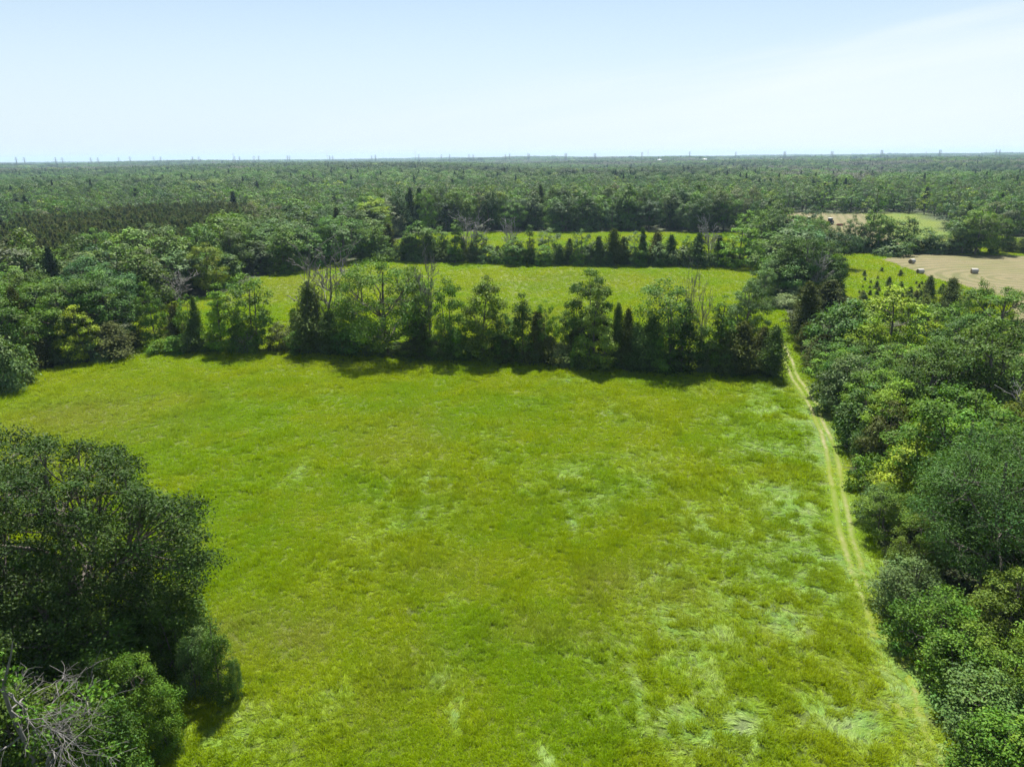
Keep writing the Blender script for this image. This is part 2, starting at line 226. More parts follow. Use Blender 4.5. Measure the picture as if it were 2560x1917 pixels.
 ('cedar', 160.2, 223.3, 4.9, 3.11, 'dkolive', 'dark juniper bush at the right border of the picture', 'trees and bushes between the track and the hay fields'),
 ('ash', 82.4, 203.7, 12.9, 1.93, 'grey', 'thin see-through grey-green tree in the row before the tractor field', 'thin trees in the row before the tractor field'),
 ('ash', 87.9, 203.4, 13.1, 2.15, 'grey', 'thin see-through grey-green tree in the row before the tractor field', 'thin trees in the row before the tractor field'),
 ('ash', 104.3, 231.1, 7.8, 1.41, 'grey', 'thin see-through grey-green tree in the row before the tractor field', 'thin trees in the row before the tractor field'),
 ('ash', 106.6, 230.9, 8.6, 1.67, 'grey', 'thin see-through grey-green tree in the row before the tractor field', 'thin trees in the row before the tractor field'),
 ('ash', 108.9, 230.7, 11.1, 2.05, 'grey', 'thin see-through grey-green tree in the row before the tractor field', 'thin trees in the row before the tractor field'),
 ('ash', 111.5, 230.6, 8.6, 1.79, 'grey', 'thin see-through grey-green tree in the row before the tractor field', 'thin trees in the row before the tractor field'),
 ('ash', 113.9, 230.4, 9.6, 1.92, 'grey', 'thin see-through grey-green tree in the row before the tractor field', 'thin trees in the row before the tractor field'),
 ('ash', 102.4, 231.2, 5.5, 1.93, 'grey', 'thin see-through grey-green tree in the row before the tractor field', 'thin trees in the row before the tractor field'),
 ('shrub', 103.6, 227.1, 5.0, 2.15, 'grey', 'grey-green bush at the foot of the tree row before the tractor field', 'bushes at the foot of the row before the tractor field'),
 ('shrub', 106.3, 226.9, 5.5, 2.15, 'grey', 'grey-green bush at the foot of the tree row before the tractor field', 'bushes at the foot of the row before the tractor field'),
 ('shrub', 109.1, 226.7, 5.2, 2.15, 'grey', 'grey-green bush at the foot of the tree row before the tractor field', 'bushes at the foot of the row before the tractor field'),
 ('shrub', 111.8, 226.6, 5.0, 2.27, 'grey', 'grey-green bush at the foot of the tree row before the tractor field', 'bushes at the foot of the row before the tractor field'),
 ('shrub', 118.5, 226.1, 4.0, 2.14, 'grey', 'grey-green bush at the foot of the tree row before the tractor field', 'bushes at the foot of the row before the tractor field'),
 ('shrub', 128.9, 225.4, 4.0, 2.51, 'grey', 'grey-green bush at the foot of the tree row before the tractor field', 'bushes at the foot of the row before the tractor field'),
 ('shrub', 138.0, 224.8, 4.0, 2.26, 'grey', 'grey-green bush at the foot of the tree row before the tractor field', 'bushes at the foot of the row before the tractor field'),
 ('round', 47.5, 98.9, 10.4, 4.01, 'blue', 'blue-green dome-shaped tree at the head of the wooded strip', 'trees of the wooded strip beside the track'),
 ('maple', 53.8, 98.7, 11.8, 4.85, 'yel', 'yellow-green maple at the head of the wooded strip', 'trees of the wooded strip beside the track'),
 ('maple', 47.5, 92.3, 8.9, 2.96, 'yel', 'lower yellow-green maple in front of the other at the strip head', 'trees of the wooded strip beside the track'),
 ('oak', 73.0, 103.5, 11.1, 4.77, 'mid', 'spreading tree at the right border in front of the hay field', 'trees of the wooded strip beside the track'),
 ('ash', 71.8, 108.1, 10.9, 1.74, 'mid', 'narrow pointed tree left of the spreading tree by the hay field', 'trees of the wooded strip beside the track'),
 ('cedar', 84.1, 134.2, 7.1, 2.14, 'dkolive', 'dark juniper in the grass near the hay field edge', 'trees and bushes between the track and the hay fields'),
 ('cedar', 90.2, 152.2, 4.8, 1.3, 'dkolive', 'small juniper beside the hay field edge', 'trees and bushes between the track and the hay fields'),
 ('ash', 62.7, 103.8, 8.6, 3.3, 'mid', 'open green tree in the upper middle of the wooded strip', 'trees of the wooded strip beside the track'),
 ('oak', 60.4, 91.9, 9.4, 4.02, 'dk', 'dense dark oak in the upper part of the wooded strip', 'trees of the wooded strip beside the track'),
 ('round', 40.1, 80.6, 7.2, 2.86, 'grey', 'grey-green bushy tree on the track side of the strip', 'trees of the wooded strip beside the track'),
 ('round', 37.7, 71.2, 6.7, 2.78, 'blue', 'blue-green bushy tree on the track side, below the grey-green one', 'trees of the wooded strip beside the track'),
 ('maple', 35.8, 63.2, 7.4, 2.11, 'olive', 'olive-tinged tree bulging toward the track', 'trees of the wooded strip beside the track'),
 ('oak', 44.1, 71.1, 11.2, 3.6, 'dk', 'dark oak in the middle of the wooded strip', 'trees of the wooded strip beside the track'),
 ('oak', 50.0, 71.0, 13.4, 4.41, 'dk', 'large oak with dark stem showing, right side of the strip', 'trees of the wooded strip beside the track'),
 ('oak', 38.0, 55.0, 11.7, 3.87, 'mid', 'large dark green oak in the centre of the strip', 'trees of the wooded strip beside the track'),
 ('conemaple', 33.6, 54.4, 8.8, 2.85, 'yel', 'yellow-green maple in the middle of the wooded strip', 'trees of the wooded strip beside the track'),
 ('hero_locust', 32.5, 42.9, 12.4, 4.47, 'blue', 'broad fine-leaved tree with visible dark trunk, right side', 'trees of the wooded strip beside the track'),
 ('ash', 29.9, 51.1, 4.8, 1.61, 'warm', 'rust-tinged bushy tree beside the ruts', 'trees of the wooded strip beside the track'),
 ('round', 30.6, 53.8, 3.6, 1.35, 'grey', 'grey bush at the track below the yellow-green maple', 'trees of the wooded strip beside the track'),
 ('maple', 30.2, 46.5, 4.7, 1.63, 'warm', 'rust-tinged low maple inside the strip edge', 'trees of the wooded strip beside the track'),
 ('round', 26.8, 41.1, 4.3, 2.01, 'grey', 'grey-green bush tree beside the lower track', 'trees of the wooded strip beside the track'),
 ('round', 26.1, 37.1, 4.9, 1.97, 'mid', 'leafy green bush tree beside the lower track', 'trees of the wooded strip beside the track'),
 ('round', 25.9, 34.0, 4.4, 1.95, 'mid', 'mid green rounded bush tree by the lower meadow edge', 'trees of the wooded strip beside the track'),
 ('maple', 30.1, 36.3, 6.5, 2.29, 'warm', 'warm green maple at the right border below the fine-leaved tree', 'trees of the wooded strip beside the track'),
 ('oak', 36.7, 42.8, 9.8, 3.54, 'dk', 'dark oak cut by the right border of the picture', 'trees of the wooded strip beside the track'),
 ('round', 24.9, 30.4, 4.4, 2.11, 'grey', 'grey-green bush tree in the lower right corner', 'trees of the wooded strip beside the track'),
 ('maple', 27.3, 30.4, 6.8, 2.29, 'mid', 'leafy maple cut by the right border, lower right corner', 'trees of the wooded strip beside the track'),
 ('round', 23.7, 26.9, 4.8, 2.01, 'mid', 'green bush tree cut by the bottom border at right', 'trees of the wooded strip beside the track'),
 ('round', 25.5, 25.6, 5.8, 2.2, 'mid', 'green bush tree in the very corner at lower right', 'trees of the wooded strip beside the track'),
 ('dead', 49.5, 63.8, 7.5, 2.13, 'ash', 'grey bare branches among leaves at the right border', 'trees of the wooded strip beside the track'),
 ('hero_bigoak', -26.7, 37.8, 15.5, 7.34, 'dk', 'huge spreading oak filling the left foreground', 'trees in the near left corner'),
 ('hero_bigoak2', -37.2, 41.2, 14.5, 6.49, 'dk', 'second huge oak cut by the left border', 'trees in the near left corner'),
 ('column', -16.9, 33.6, 6.0, 0.68, 'dk', 'dark columnar cedar standing alone at the meadow edge in the left foreground', 'trees in the near left corner'),
 ('round', -16.2, 34.0, 2.9, 0.35, 'grey', 'thin grey-green bush right of the dark columnar cedar', 'trees in the near left corner'),
 ('round', -18.6, 34.5, 4.5, 0.98, 'grey', 'grey-green bush between the huge oak and the columnar cedar', 'trees in the near left corner'),
 ('round', -20.3, 35.9, 5.7, 1.43, 'dk', 'dark leafy bush under the right side of the huge oak', 'trees in the near left corner'),
 ('maple', -20.0, 30.9, 5.5, 1.38, 'mid', 'green maple sapling lit from above under the huge oak', 'trees in the near left corner'),
 ('round', -18.5, 30.1, 3.6, 0.84, 'mid', 'lit leafy sapling right of the green maple sapling', 'trees in the near left corner'),
 ('maple', -22.9, 31.5, 5.0, 1.3, 'dk', 'dark leafy sapling left of the green maple sapling', 'trees in the near left corner'),
 ('hero_dying', -21.1, 25.8, 10.2, 2.72, 'bark', 'dying leaning tree with bare pale branches and few green tufts', 'trees in the near left corner'),
 ('maple', -28.6, 32.4, 6.4, 1.43, 'lime', 'bright green leafy tree at the left border beneath the oak', 'trees in the near left corner'),
 ('round', -24.2, 27.2, 7.2, 1.91, 'dk', 'dark undergrowth tree behind the bare branches, lower left corner', 'trees in the near left corner'),
 ('round', -19.3, 26.9, 6.0, 1.43, 'dk', 'dark bush at the bottom border below the huge oak', 'trees in the near left corner'),
]
D_A = [[-20.5, 29.1], [-63.1, 44.3], [-85.8, 80.3], [-72.8, 88.8], [-72.0, 100.5], [-67.9, 104.6], [-61.6, 111.3], [-62.8, 115.7], [-74.6, 137.0], [-75.2, 153.8], [-71.8, 158.2], [-67.0, 164.3], [-66.9, 185.9], [-65.0, 200.2], [-56.8, 212.2], [-49.3, 215.9], [-44.5, 229.2], [-45.7, 259.5], [-39.1, 298.0], [-12.8, 302.3], [92.1, 290.1], [87.9, 264.6], [71.1, 208.5], [69.4, 198.3], [52.7, 147.2], [55.1, 141.0], [48.8, 116.6], [43.7, 99.0], [39.8, 82.6], [35.3, 69.8], [32.7, 60.3], [29.4, 50.5], [26.4, 42.6], [25.4, 38.4], [25.2, 34.6], [23.2, 28.6], [18.8, 19.5], [-20.4, 19.8]]
D_B = [[72.1, 153.0], [95.6, 211.2], [103.7, 234.2], [113.5, 227.4], [124.3, 223.8], [142.4, 220.7], [172.6, 258.0], [182.7, 273.5], [185.6, 252.0], [216.7, 212.1], [260, 150], [150, 95], [70, 88], [66, 92], [73.2, 108.1], [77.0, 130.9], [69.6, 131.2], [59.4, 122.0]]
D_C = [[95.1, 264.0], [131.8, 357.9], [146.6, 390.1], [165.9, 385.0], [182.3, 375.0], [203.2, 383.5], [206.8, 367.1], [198.5, 335.2], [177.9, 293.9], [182.7, 273.5], [158.2, 235.6], [127.3, 229.5], [103.7, 237.3]]
D_HAY = [[109.7, 211.1], [119.0, 218.5], [126.3, 229.5], [134.9, 224.0], [139.7, 219.9], [170.1, 213.4], [196.3, 196.9], [260, 150], [150, 95], [120, 40], [52, 40], [58, 70], [68, 92], [88, 122], [107.0, 150.0], [106.1, 160.6], [107.4, 169.6], [105.7, 178.6], [108.0, 193.9]]
D_FARHAY = [[95.1, 264.0], [131.8, 357.9], [146.6, 390.1], [165.9, 385.0], [182.3, 375.0], [161.2, 322.4], [140.9, 260.4], [132.7, 239.6], [106.8, 244.8]]
D_PLANT = [[-139.9, 155.7], [-202.6, 229.9], [-169.1, 237.3], [-203.5, 302.2], [-194.2, 326.8], [-185.5, 355.8], [-152.7, 387.9], [-120.7, 349.6], [-102.0, 293.9], [-93.5, 247.9], [-90.9, 214.2], [-91.7, 185.3], [-102.5, 185.9], [-111.3, 174.4], [-113.4, 164.0]]
D_RB = [[49.3, 115.2], [39.8, 82.6], [35.3, 69.8], [32.7, 60.3], [29.4, 50.5], [26.4, 42.6], [25.4, 38.4], [25.2, 34.6], [23.2, 28.6], [18.8, 19.5], [38, 12], [40, 40], [52, 60], [62, 88], [80, 118], [73.7, 113.1], [60.2, 108.5]]
D_rutL = [[44.1, 116.8], [43.0, 111.0], [41.8, 105.1], [39.4, 95.3], [36.9, 82.7], [34.7, 74.8], [32.6, 67.7], [30.7, 62.8], [28.7, 56.6], [27.2, 52.2], [25.9, 47.7], [24.8, 44.0], [24.1, 41.3], [23.2, 38.3], [22.5, 34.7], [21.8, 32.3], [21.2, 30.2], [20.8, 28.7]]
D_rutR = [[45.5, 116.7], [44.2, 111.0], [42.8, 105.1], [40.3, 95.2], [37.9, 82.6], [35.7, 74.8], [33.5, 67.7], [31.9, 62.8], [30.0, 57.6], [28.3, 52.7], [27.3, 49.0], [25.6, 44.0], [24.9, 41.3], [24.1, 38.7], [23.4, 34.6], [22.7, 32.3], [22.2, 30.2], [21.8, 28.7]]
D_PALE = [[-8.5, 58.9, 4.78, 7.54, 0.75], [-11.4, 50.6, 3.56, 5.74, 0.8], [-1.6, 72.3, 1.54, 5.49, 0.8], [13.4, 81.3, 3.15, 4.42, 0.8], [-26.0, 90.8, 2.17, 2.1, 1], [-21.4, 65.7, 0.81, 3.53, 0.7], [-16.6, 77.0, 2.8, 2.63, 0.6], [7.4, 94.9, 2.51, 3.46, 0.8], [5.9, 60.7, 5.26, 5.44, 0.75], [13.4, 64.6, 3.17, 6.08, 0.6], [-11.3, 31.1, 2.84, 3.35, 0.7], [-15.9, 31.1, 3.07, 3.03, 0.75], [-3.4, 32.5, 0.16, 1.24, 1], [7.3, 34.5, 0.31, 2.45, 1], [-8.3, 61.8, 0.19, 4.13, 1], [5.1, 54.9, 0.17, 2.96, 1], [1.5, 29.3, 0.42, 0.79, 1], [5.5, 38.1, 3.83, 1.19, 0.8], [10.8, 38.8, 3.88, 5.32, 0.7], [17.4, 43.1, 4.63, 8.2, 0.75], [11.4, 32.0, 5.54, 4.21, 0.8], [27.7, 62.4, 4.98, 13.66, 0.85], [18.3, 33.4, 3.44, 5.3, 0.85], [34.4, 89.2, 4.19, 4.33, 1], [25.4, 91.1, 3.22, 3.58, 0.5], [26.6, 77.5, 3.71, 6.23, 0.6], [34.0, 78.7, 2.81, 7.17, 0.8], [-7.1, 202.1, 3.41, 3.1, 1], [-51.5, 180.1, 2.06, 3.75, 1], [-0.6, 182.4, 2.06, 1.9, 0.9], [40.2, 197.1, 2.74, 1.83, 0.7], [50.0, 196.5, 2.18, 1.46, 0.6], [-37.6, 87.8, 1.58, 2.49, 0.4], [-61.0, 86.0, 3.12, 1.9, 0.5], [-4.4, 43.4, 0.85, 0.73, 0.4], [-4.5, 35.3, 1.09, 0.88, 0.5], [3.6, 86.7, 1.55, 3.27, 0.5], [11.3, 86.5, 1.54, 2.42, 0.4], [-2.9, 65.9, 1.21, 1.99, 0.5], [15.6, 52.7, 3.32, 5.77, 0.7], [12.4, 46.2, 2.98, 3.37, 0.5]]
D_BROWN = [[-51.6, 79.4, 12.07, 12.29, 0.8], [-16.9, 39.2, 3.15, 3.47, 0.9], [-0.1, 39.4, 3.41, 2.58, 0.5], [-56.2, 171.7, 10.83, 18.5, 0.6], [-38.9, 182.5, 10.38, 17.11, 0.4], [12.4, 179.8, 25.13, 16.61, 0.5], [6.5, 46.3, 2.99, 3.38, 0.5], [10.3, 43.2, 2.26, 2.49, 0.5], [1.7, 137.5, 11.79, 11.95, 0.6], [-12.5, 73.5, 4.47, 7.71, 0.3], [-5.6, 47.6, 3.07, 3.54, 0.3], [-6.7, 33.7, 2.79, 3.44, 0.3]]
D_DARK = [[-7.2, 42.0, 0.47, 0.32, 1], [-1.4, 39.0, 0.39, 1.24, 0.4], [-4.9, 35.3, 0.36, 0.17, 0.6], [5.6, 38.9, 0.52, 0.28, 0.4], [9.7, 38.7, 0.39, 0.24, 0.5], [10.8, 33.2, 0.46, 0.31, 0.5], [-47.7, 89.7, 0.65, 0.68, 0.8]]
D_BALES = [[142.9, 347.4, 10], [128.4, 331.6, 60], [114.0, 202.6, 28], [106.3, 184.3, 8], [120.3, 184.2, -12]]
D_TRACTOR = [141.0, 320.5]
D_RAKE = [142.3, 314.6]
D_PYLON = [[-1656, 2501], [-1637, 2514], [-1561, 2562], [-1544, 2572], [-1470, 2615], [-1451, 2626], [-1394, 2656], [-1362, 2673], [-1293, 2707], [-1273, 2717], [-1175, 2760], [-1155, 2769], [-1039, 2814], [-1023, 2820], [-974, 2837], [-958, 2843], [-858, 2875], [-851, 2877], [-705, 2916], [-694, 2919], [-547, 2950], [-533, 2952], [-364, 2978], [-275, 2987], [-242, 2990], [-165, 2995], [-148, 2996], [-19, 3000], [-2, 3000], [72, 2999], [77, 2999], [221, 2992], [226, 2991], [337, 2981], [342, 2980], [454, 2567], [560, 2325], [869, 2871], [1035, 2816], [1039, 2814], [1187, 2755], [1192, 2753], [1336, 2686], [1340, 2684], [1497, 2600], [1501, 2598], [1638, 2513], [1647, 2508]]
D_MAST = [[-714, 2914, 51], [-377, 2976, 54], [546, 2950, 51], [-1043, 2813, 49], [1462, 2620, 34]]
D_BARN = [[-702, 2504, 'white'], [792, 2476, 'red'], [868, 2451, 'white'], [887, 2444, 'white'], [658, 2515, 'white'], [1194, 2310, 'white'], [513, 2549, 'red']]
D_YOUNG = [[96.7, 168.6, 1.5], [78.6, 119.7, 1.6], [92.9, 142.5, 3.4], [76.8, 139.0, 1.6], [86.1, 149.4, 3.6], [83.0, 163.3, 1.4], [72.8, 115.3, 1.6], [76.1, 152.3, 3.0], [89.6, 167.4, 3.6], [79.3, 155.4, 2.2], [90.3, 133.3, 1.0], [93.9, 149.0, 1.3], [87.2, 147.8, 2.7], [82.6, 126.0, 2.0], [74.4, 130.5, 1.4], [84.3, 137.9, 3.4], [72.8, 134.4, 1.4], [80.7, 155.2, 1.6], [84.5, 137.5, 3.5], [97.0, 164.6, 1.8], [98.2, 188.1, 2.1], [87.8, 141.7, 2.9], [95.5, 147.8, 2.2], [83.6, 154.0, 3.3], [85.7, 144.5, 2.0], [90.6, 146.8, 2.6], [60.4, 129.8, 1.4], [75.7, 138.6, 3.1], [99.4, 180.9, 2.8], [62.9, 128.0, 2.1], [63.5, 122.5, 2.1], [75.0, 122.0, 1.0], [80.9, 143.1, 2.1], [82.8, 127.2, 0.9], [72.3, 141.2, 2.7], [89.6, 160.4, 1.5], [82.8, 138.7, 2.9], [70.1, 124.9, 1.3], [79.6, 153.0, 2.7], [76.8, 144.0, 2.9], [75.1, 149.9, 3.3], [85.9, 138.8, 4.4], [85.0, 143.1, 1.3], [72.6, 153.5, 1.9], [76.2, 145.7, 1.4], [83.1, 136.3, 2.5], [66.3, 136.2, 2.1], [90.0, 142.8, 1.9], [90.7, 144.5, 1.8], [81.5, 140.3, 2.3], [90.4, 162.8, 2.0], [55.5, 114.0, 1.0], [86.5, 147.7, 2.2], [65.5, 118.2, 2.9], [84.4, 162.8, 3.3], [82.6, 154.1, 3.2], [87.5, 141.3, 3.5], [71.0, 137.5, 2.8], [81.7, 126.4, 2.7], [98.2, 168.9, 1.4], [84.4, 135.7, 3.1], [73.1, 136.4, 1.8], [76.6, 141.7, 2.7], [95.5, 156.6, 2.8], [78.3, 166.2, 1.4], [89.6, 139.8, 3.4], [76.3, 139.0, 3.3], [70.6, 131.1, 5.0], [81.2, 144.5, 1.6], [84.3, 147.9, 1.4], [80.6, 138.6, 1.6], [78.3, 158.1, 1.2], [62.8, 134.0, 2.0], [86.8, 161.3, 2.6], [87.0, 145.6, 1.4], [72.5, 114.3, 1.3], [80.4, 117.0, 0.9], [94.1, 145.2, 2.0], [90.9, 152.0, 3.9], [78.6, 144.4, 2.0], [83.5, 151.6, 2.4], [71.7, 138.7, 2.2], [85.5, 149.7, 2.0], [76.7, 142.4, 2.3], [87.9, 148.1, 2.8], [90.6, 181.9, 2.5], [90.7, 134.2, 1.0], [73.9, 125.7, 2.2], [84.9, 145.3, 2.6], [76.1, 124.3, 2.4], [72.6, 142.2, 3.1], [76.5, 136.7, 3.3], [83.8, 160.7, 1.7], [71.3, 124.3, 3.3], [79.2, 137.1, 2.8], [77.3, 130.4, 4.2], [71.8, 126.3, 4.4], [87.1, 140.5, 3.1], [82.2, 164.9, 1.1], [77.2, 126.1, 3.2], [87.2, 174.4, 1.7], [86.6, 170.2, 1.6], [62.6, 123.9, 0.9], [87.6, 150.3, 3.6], [83.6, 136.2, 1.2], [87.6, 147.8, 1.3], [80.6, 140.6, 1.6], [73.9, 131.8, 2.1], [87.4, 154.3, 3.5], [85.4, 133.5, 2.3], [97.6, 159.3, 3.0], [91.4, 176.5, 1.6], [74.1, 131.5, 2.1], [65.1, 126.5, 1.6], [93.9, 143.8, 3.2], [85.2, 153.0, 1.9], [73.5, 123.8, 1.6], [86.0, 132.1, 2.0], [81.8, 141.7, 2.6], [80.5, 137.4, 2.6], [87.4, 149.5, 1.5], [92.4, 155.8, 3.2], [82.1, 125.8, 0.9], [82.2, 139.1, 4.4], [82.2, 154.7, 1.4], [94.8, 163.8, 1.9], [79.0, 140.5, 3.1], [75.6, 149.5, 2.0], [89.5, 162.1, 3.2], [74.5, 136.8, 1.9], [76.5, 138.8, 2.0], [65.3, 119.9, 1.9], [93.9, 143.5, 1.9], [86.7, 146.9, 3.2], [85.7, 137.2, 2.4], [84.0, 147.5, 3.1], [68.6, 140.7, 2.0], [60.6, 130.5, 1.1], [71.4, 143.3, 2.9], [86.5, 152.6, 3.9], [84.3, 140.0, 3.1], [74.3, 136.8, 5.0], [90.9, 146.5, 1.3], [78.7, 126.9, 1.8], [74.4, 138.7, 2.6], [69.6, 143.9, 1.9], [88.8, 139.6, 2.3], [88.2, 152.2, 1.8], [74.3, 131.7, 3.1], [73.0, 140.9, 1.3]]


def mesh(name, V, Fc, mats=(), smooth=False, attrs=None):
    """V (n,3); Fc = list of int arrays (m,k)."""
    me = bpy.data.meshes.new(name)
    V = np.asarray(V, dtype=np.float32)
    if not isinstance(Fc, (list, tuple)): Fc = [Fc]
    Fc = [np.asarray(f, dtype=np.int32) for f in Fc if len(f)]
    loops = np.concatenate([f.ravel() for f in Fc]); tot = np.concatenate([np.full(len(f), f.shape[1], np.int32) for f in Fc])
    start = np.concatenate([[0], np.cumsum(tot)[:-1]]).astype(np.int32)
    me.vertices.add(len(V)); me.vertices.foreach_set('co', V.ravel())
    me.loops.add(len(loops)); me.loops.foreach_set('vertex_index', loops)
    me.polygons.add(len(tot)); me.polygons.foreach_set('loop_start', start); me.polygons.foreach_set('loop_total', tot)
    if smooth: me.polygons.foreach_set('use_smooth', np.ones(len(tot), bool))
    for k, (dom, typ, arr) in (attrs or {}).items():
        a = me.attributes.new(k, typ, dom); key = {'FLOAT': 'value', 'FLOAT_VECTOR': 'vector', 'INT': 'value'}[typ]
        a.data.foreach_set(key, np.asarray(arr).ravel())
    for m in mats: me.materials.append(m)
    me.update(calc_edges=True)
    return me
def ob(name, me, parent=None, loc=None, **props):
    o = bpy.data.objects.new(name, me); COL.objects.link(o)
    if parent is not None: o.parent = parent
    if loc is not None: o.location = loc
    for k, v in props.items(): o[k] = v
    return o

# ------------------------------------------------------------------ materials
def newmat(name):
    m = bpy.data.materials.new(name); m.use_nodes = True; m.node_tree.nodes.clear(); return m, m.node_tree
def L(nt, a, b): nt.links.new(a, b)

def leaf_material(name, trans=.35, rough=.42, spec=.35, dark=1.0):
    m, nt = newmat(name)
    out = N(nt, 'ShaderNodeOutputMaterial')
    at = N(nt, 'ShaderNodeAttribute'); at.attribute_type = 'INSTANCER'; at.attribute_name = 'tint'
    v = N(nt, 'ShaderNodeAttribute'); v.attribute_type = 'GEOMETRY'; v.attribute_name = 'v'
    hs = N(nt, 'ShaderNodeHueSaturation')
    sp = N(nt, 'ShaderNodeSeparateXYZ'); L(nt, v.outputs['Vector'], sp.inputs[0])
    L(nt, sp.outputs[0], hs.inputs['Value']); L(nt, sp.outputs[1], hs.inputs['Hue']); hs.inputs['Saturation'].default_value = 1.0
    L(nt, at.outputs['Color'], hs.inputs['Color'])
    p = N(nt, 'ShaderNodeBsdfPrincipled'); L(nt, hs.outputs[0], p.inputs['Base Color'])
    p.inputs['Roughness'].default_value = rough; p.inputs['Specular IOR Level'].default_value = spec
    tr = N(nt, 'ShaderNodeBsdfTranslucent')
    tc = N(nt, 'ShaderNodeMix'); tc.data_type = 'RGBA'; tc.blend_type = 'MULTIPLY'; tc.inputs['Factor'].default_value = 1
    tc.inputs['B'].default_value = (1.5, 1.55, .45, 1); L(nt, hs.outputs[0], tc.inputs['A']); L(nt, tc.outputs['Result'], tr.inputs['Color'])
    mx = N(nt, 'ShaderNodeMixShader'); mx.inputs[0].default_value = trans
    L(nt, p.outputs[0], mx.inputs[1]); L(nt, tr.outputs[0], mx.inputs[2]); L(nt, mx.outputs[0], out.inputs['Surface'])
    return m
LEAF = leaf_material('leaves', .22, .55, .08)
NEEDLE = leaf_material('needles', .16, .7, .05)
def bark_material(name, c1, c2, sc_=6.0):
    m, nt = newmat(name); out = N(nt, 'ShaderNodeOutputMaterial'); p = N(nt, 'ShaderNodeBsdfPrincipled')
    tc = N(nt, 'ShaderNodeTexCoord'); mp = N(nt, 'ShaderNodeMapping'); mp.inputs['Scale'].default_value = (sc_, sc_, sc_*.25)
    n = N(nt, 'ShaderNodeTexNoise'); n.inputs['Scale'].default_value = 1.0; n.inputs['Detail'].default_value = 5
    r = N(nt, 'ShaderNodeValToRGB'); r.color_ramp.elements[0].color = (*c1, 1); r.color_ramp.elements[1].color = (*c2, 1)
    r.color_ramp.elements[0].position = .3; r.color_ramp.elements[1].position = .7
    L(nt, tc.outputs['Object'], mp.inputs[0]); L(nt, mp.outputs[0], n.inputs['Vector']); L(nt, n.outputs['Fac'], r.inputs[0]); L(nt, r.outputs[0], p.inputs['Base Color'])
    p.inputs['Roughness'].default_value = .9
    b = N(nt, 'ShaderNodeBump'); b.inputs['Strength'].default_value = .6; b.inputs['Distance'].default_value = .05; L(nt, n.outputs['Fac'], b.inputs['Height']); L(nt, b.outputs[0], p.inputs['Normal'])
    L(nt, p.outputs[0], out.inputs[0]); return m
BARK = bark_material('bark', (.05, .04, .03), (.14, .12, .1))
BARKGREY = bark_material('grey_bark', (.08, .075, .068), (.19, .18, .165))
BARKPALE = bark_material('pale_dead_wood', (.13, .125, .118), (.27, .26, .245))
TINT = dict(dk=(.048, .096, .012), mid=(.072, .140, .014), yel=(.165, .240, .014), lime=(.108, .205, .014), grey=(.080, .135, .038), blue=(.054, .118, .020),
            olive=(.062, .082, .016), dkolive=(.044, .070, .015), brown=(.066, .080, .022), pale=(.135, .180, .070), warm=(.088, .142, .016), bark=(.1, .1, .1), ash=(.2, .2, .2))

def simple(name, col, rough=.6, metal=0, spec=.5):
    m, nt = newmat(name); out = N(nt, 'ShaderNodeOutputMaterial'); p = N(nt, 'ShaderNodeBsdfPrincipled')
    n = N(nt, 'ShaderNodeTexNoise'); n.inputs['Scale'].default_value = 9; n.inputs['Detail'].default_value = 4
    mr = N(nt, 'ShaderNodeMapRange'); mr.inputs['To Min'].default_value = .75; mr.inputs['To Max'].default_value = 1.2; L(nt, n.outputs['Fac'], mr.inputs[0])
    mx = N(nt, 'ShaderNodeMix'); mx.data_type = 'RGBA'; mx.blend_type = 'MULTIPLY'; mx.inputs['Factor'].default_value = 1; mx.inputs['A'].default_value = (*col, 1)
    L(nt, mr.outputs[0], mx.inputs['B']); L(nt, mx.outputs['Result'], p.inputs['Base Color'])
    p.inputs['Roughness'].default_value = rough; p.inputs['Metallic'].default_value = metal; p.inputs['Specular IOR Level'].default_value = spec
    L(nt, p.outputs[0], out.inputs[0]); return m

# ------------------------------------------------------------------ helpers: noise and polygons
_perm = np.random.default_rng(11).random((256, 256))
def vnoise(x, y, s=1.0, o=0):
    x = np.asarray(x, float)/s+o*17.3; y = np.asarray(y, float)/s+o*9.1
    xi = np.floor(x).astype(int); yi = np.floor(y).astype(int); fx = x-xi; fy = y-yi
    fx = fx*fx*(3-2*fx); fy = fy*fy*(3-2*fy)
    g = lambda a, b: _perm[a & 255, b & 255]
    return (g(xi, yi)*(1-fx)+g(xi+1, yi)*fx)*(1-fy)+(g(xi, yi+1)*(1-fx)+g(xi+1, yi+1)*fx)*fy
def fbm(x, y, s, o=0, n=4):
    t = 0; a = 1; w = 0
    for k in range(n): t = t+a*vnoise(x, y, s/2**k, o+k); w += a; a *= .5
    return t/w
def inpoly(x, y, P):
    x = np.asarray(x, float); y = np.asarray(y, float); r = np.zeros(x.shape, bool); n = len(P)
    for i in range(n):
        x1, y1 = P[i]; x2, y2 = P[(i+1) % n]
        if y1 == y2: continue
        c = ((y1 > y) != (y2 > y)) & (x < (x2-x1)*(y-y1)/(y2-y1)+x1); r ^= c
    return r
def distline(x, y, P, closed=False):
    d = np.full(np.shape(x), 1e9); m = len(P) if closed else len(P)-1
    for i in range(m):
        a = np.array(P[i]); b = np.array(P[(i+1) % len(P)]); e = b-a; l2 = max((e*e).sum(), 1e-9)
        t = np.clip(((x-a[0])*e[0]+(y-a[1])*e[1])/l2, 0, 1)
        d = np.minimum(d, np.hypot(x-a[0]-t*e[0], y-a[1]-t*e[1]))
    return d
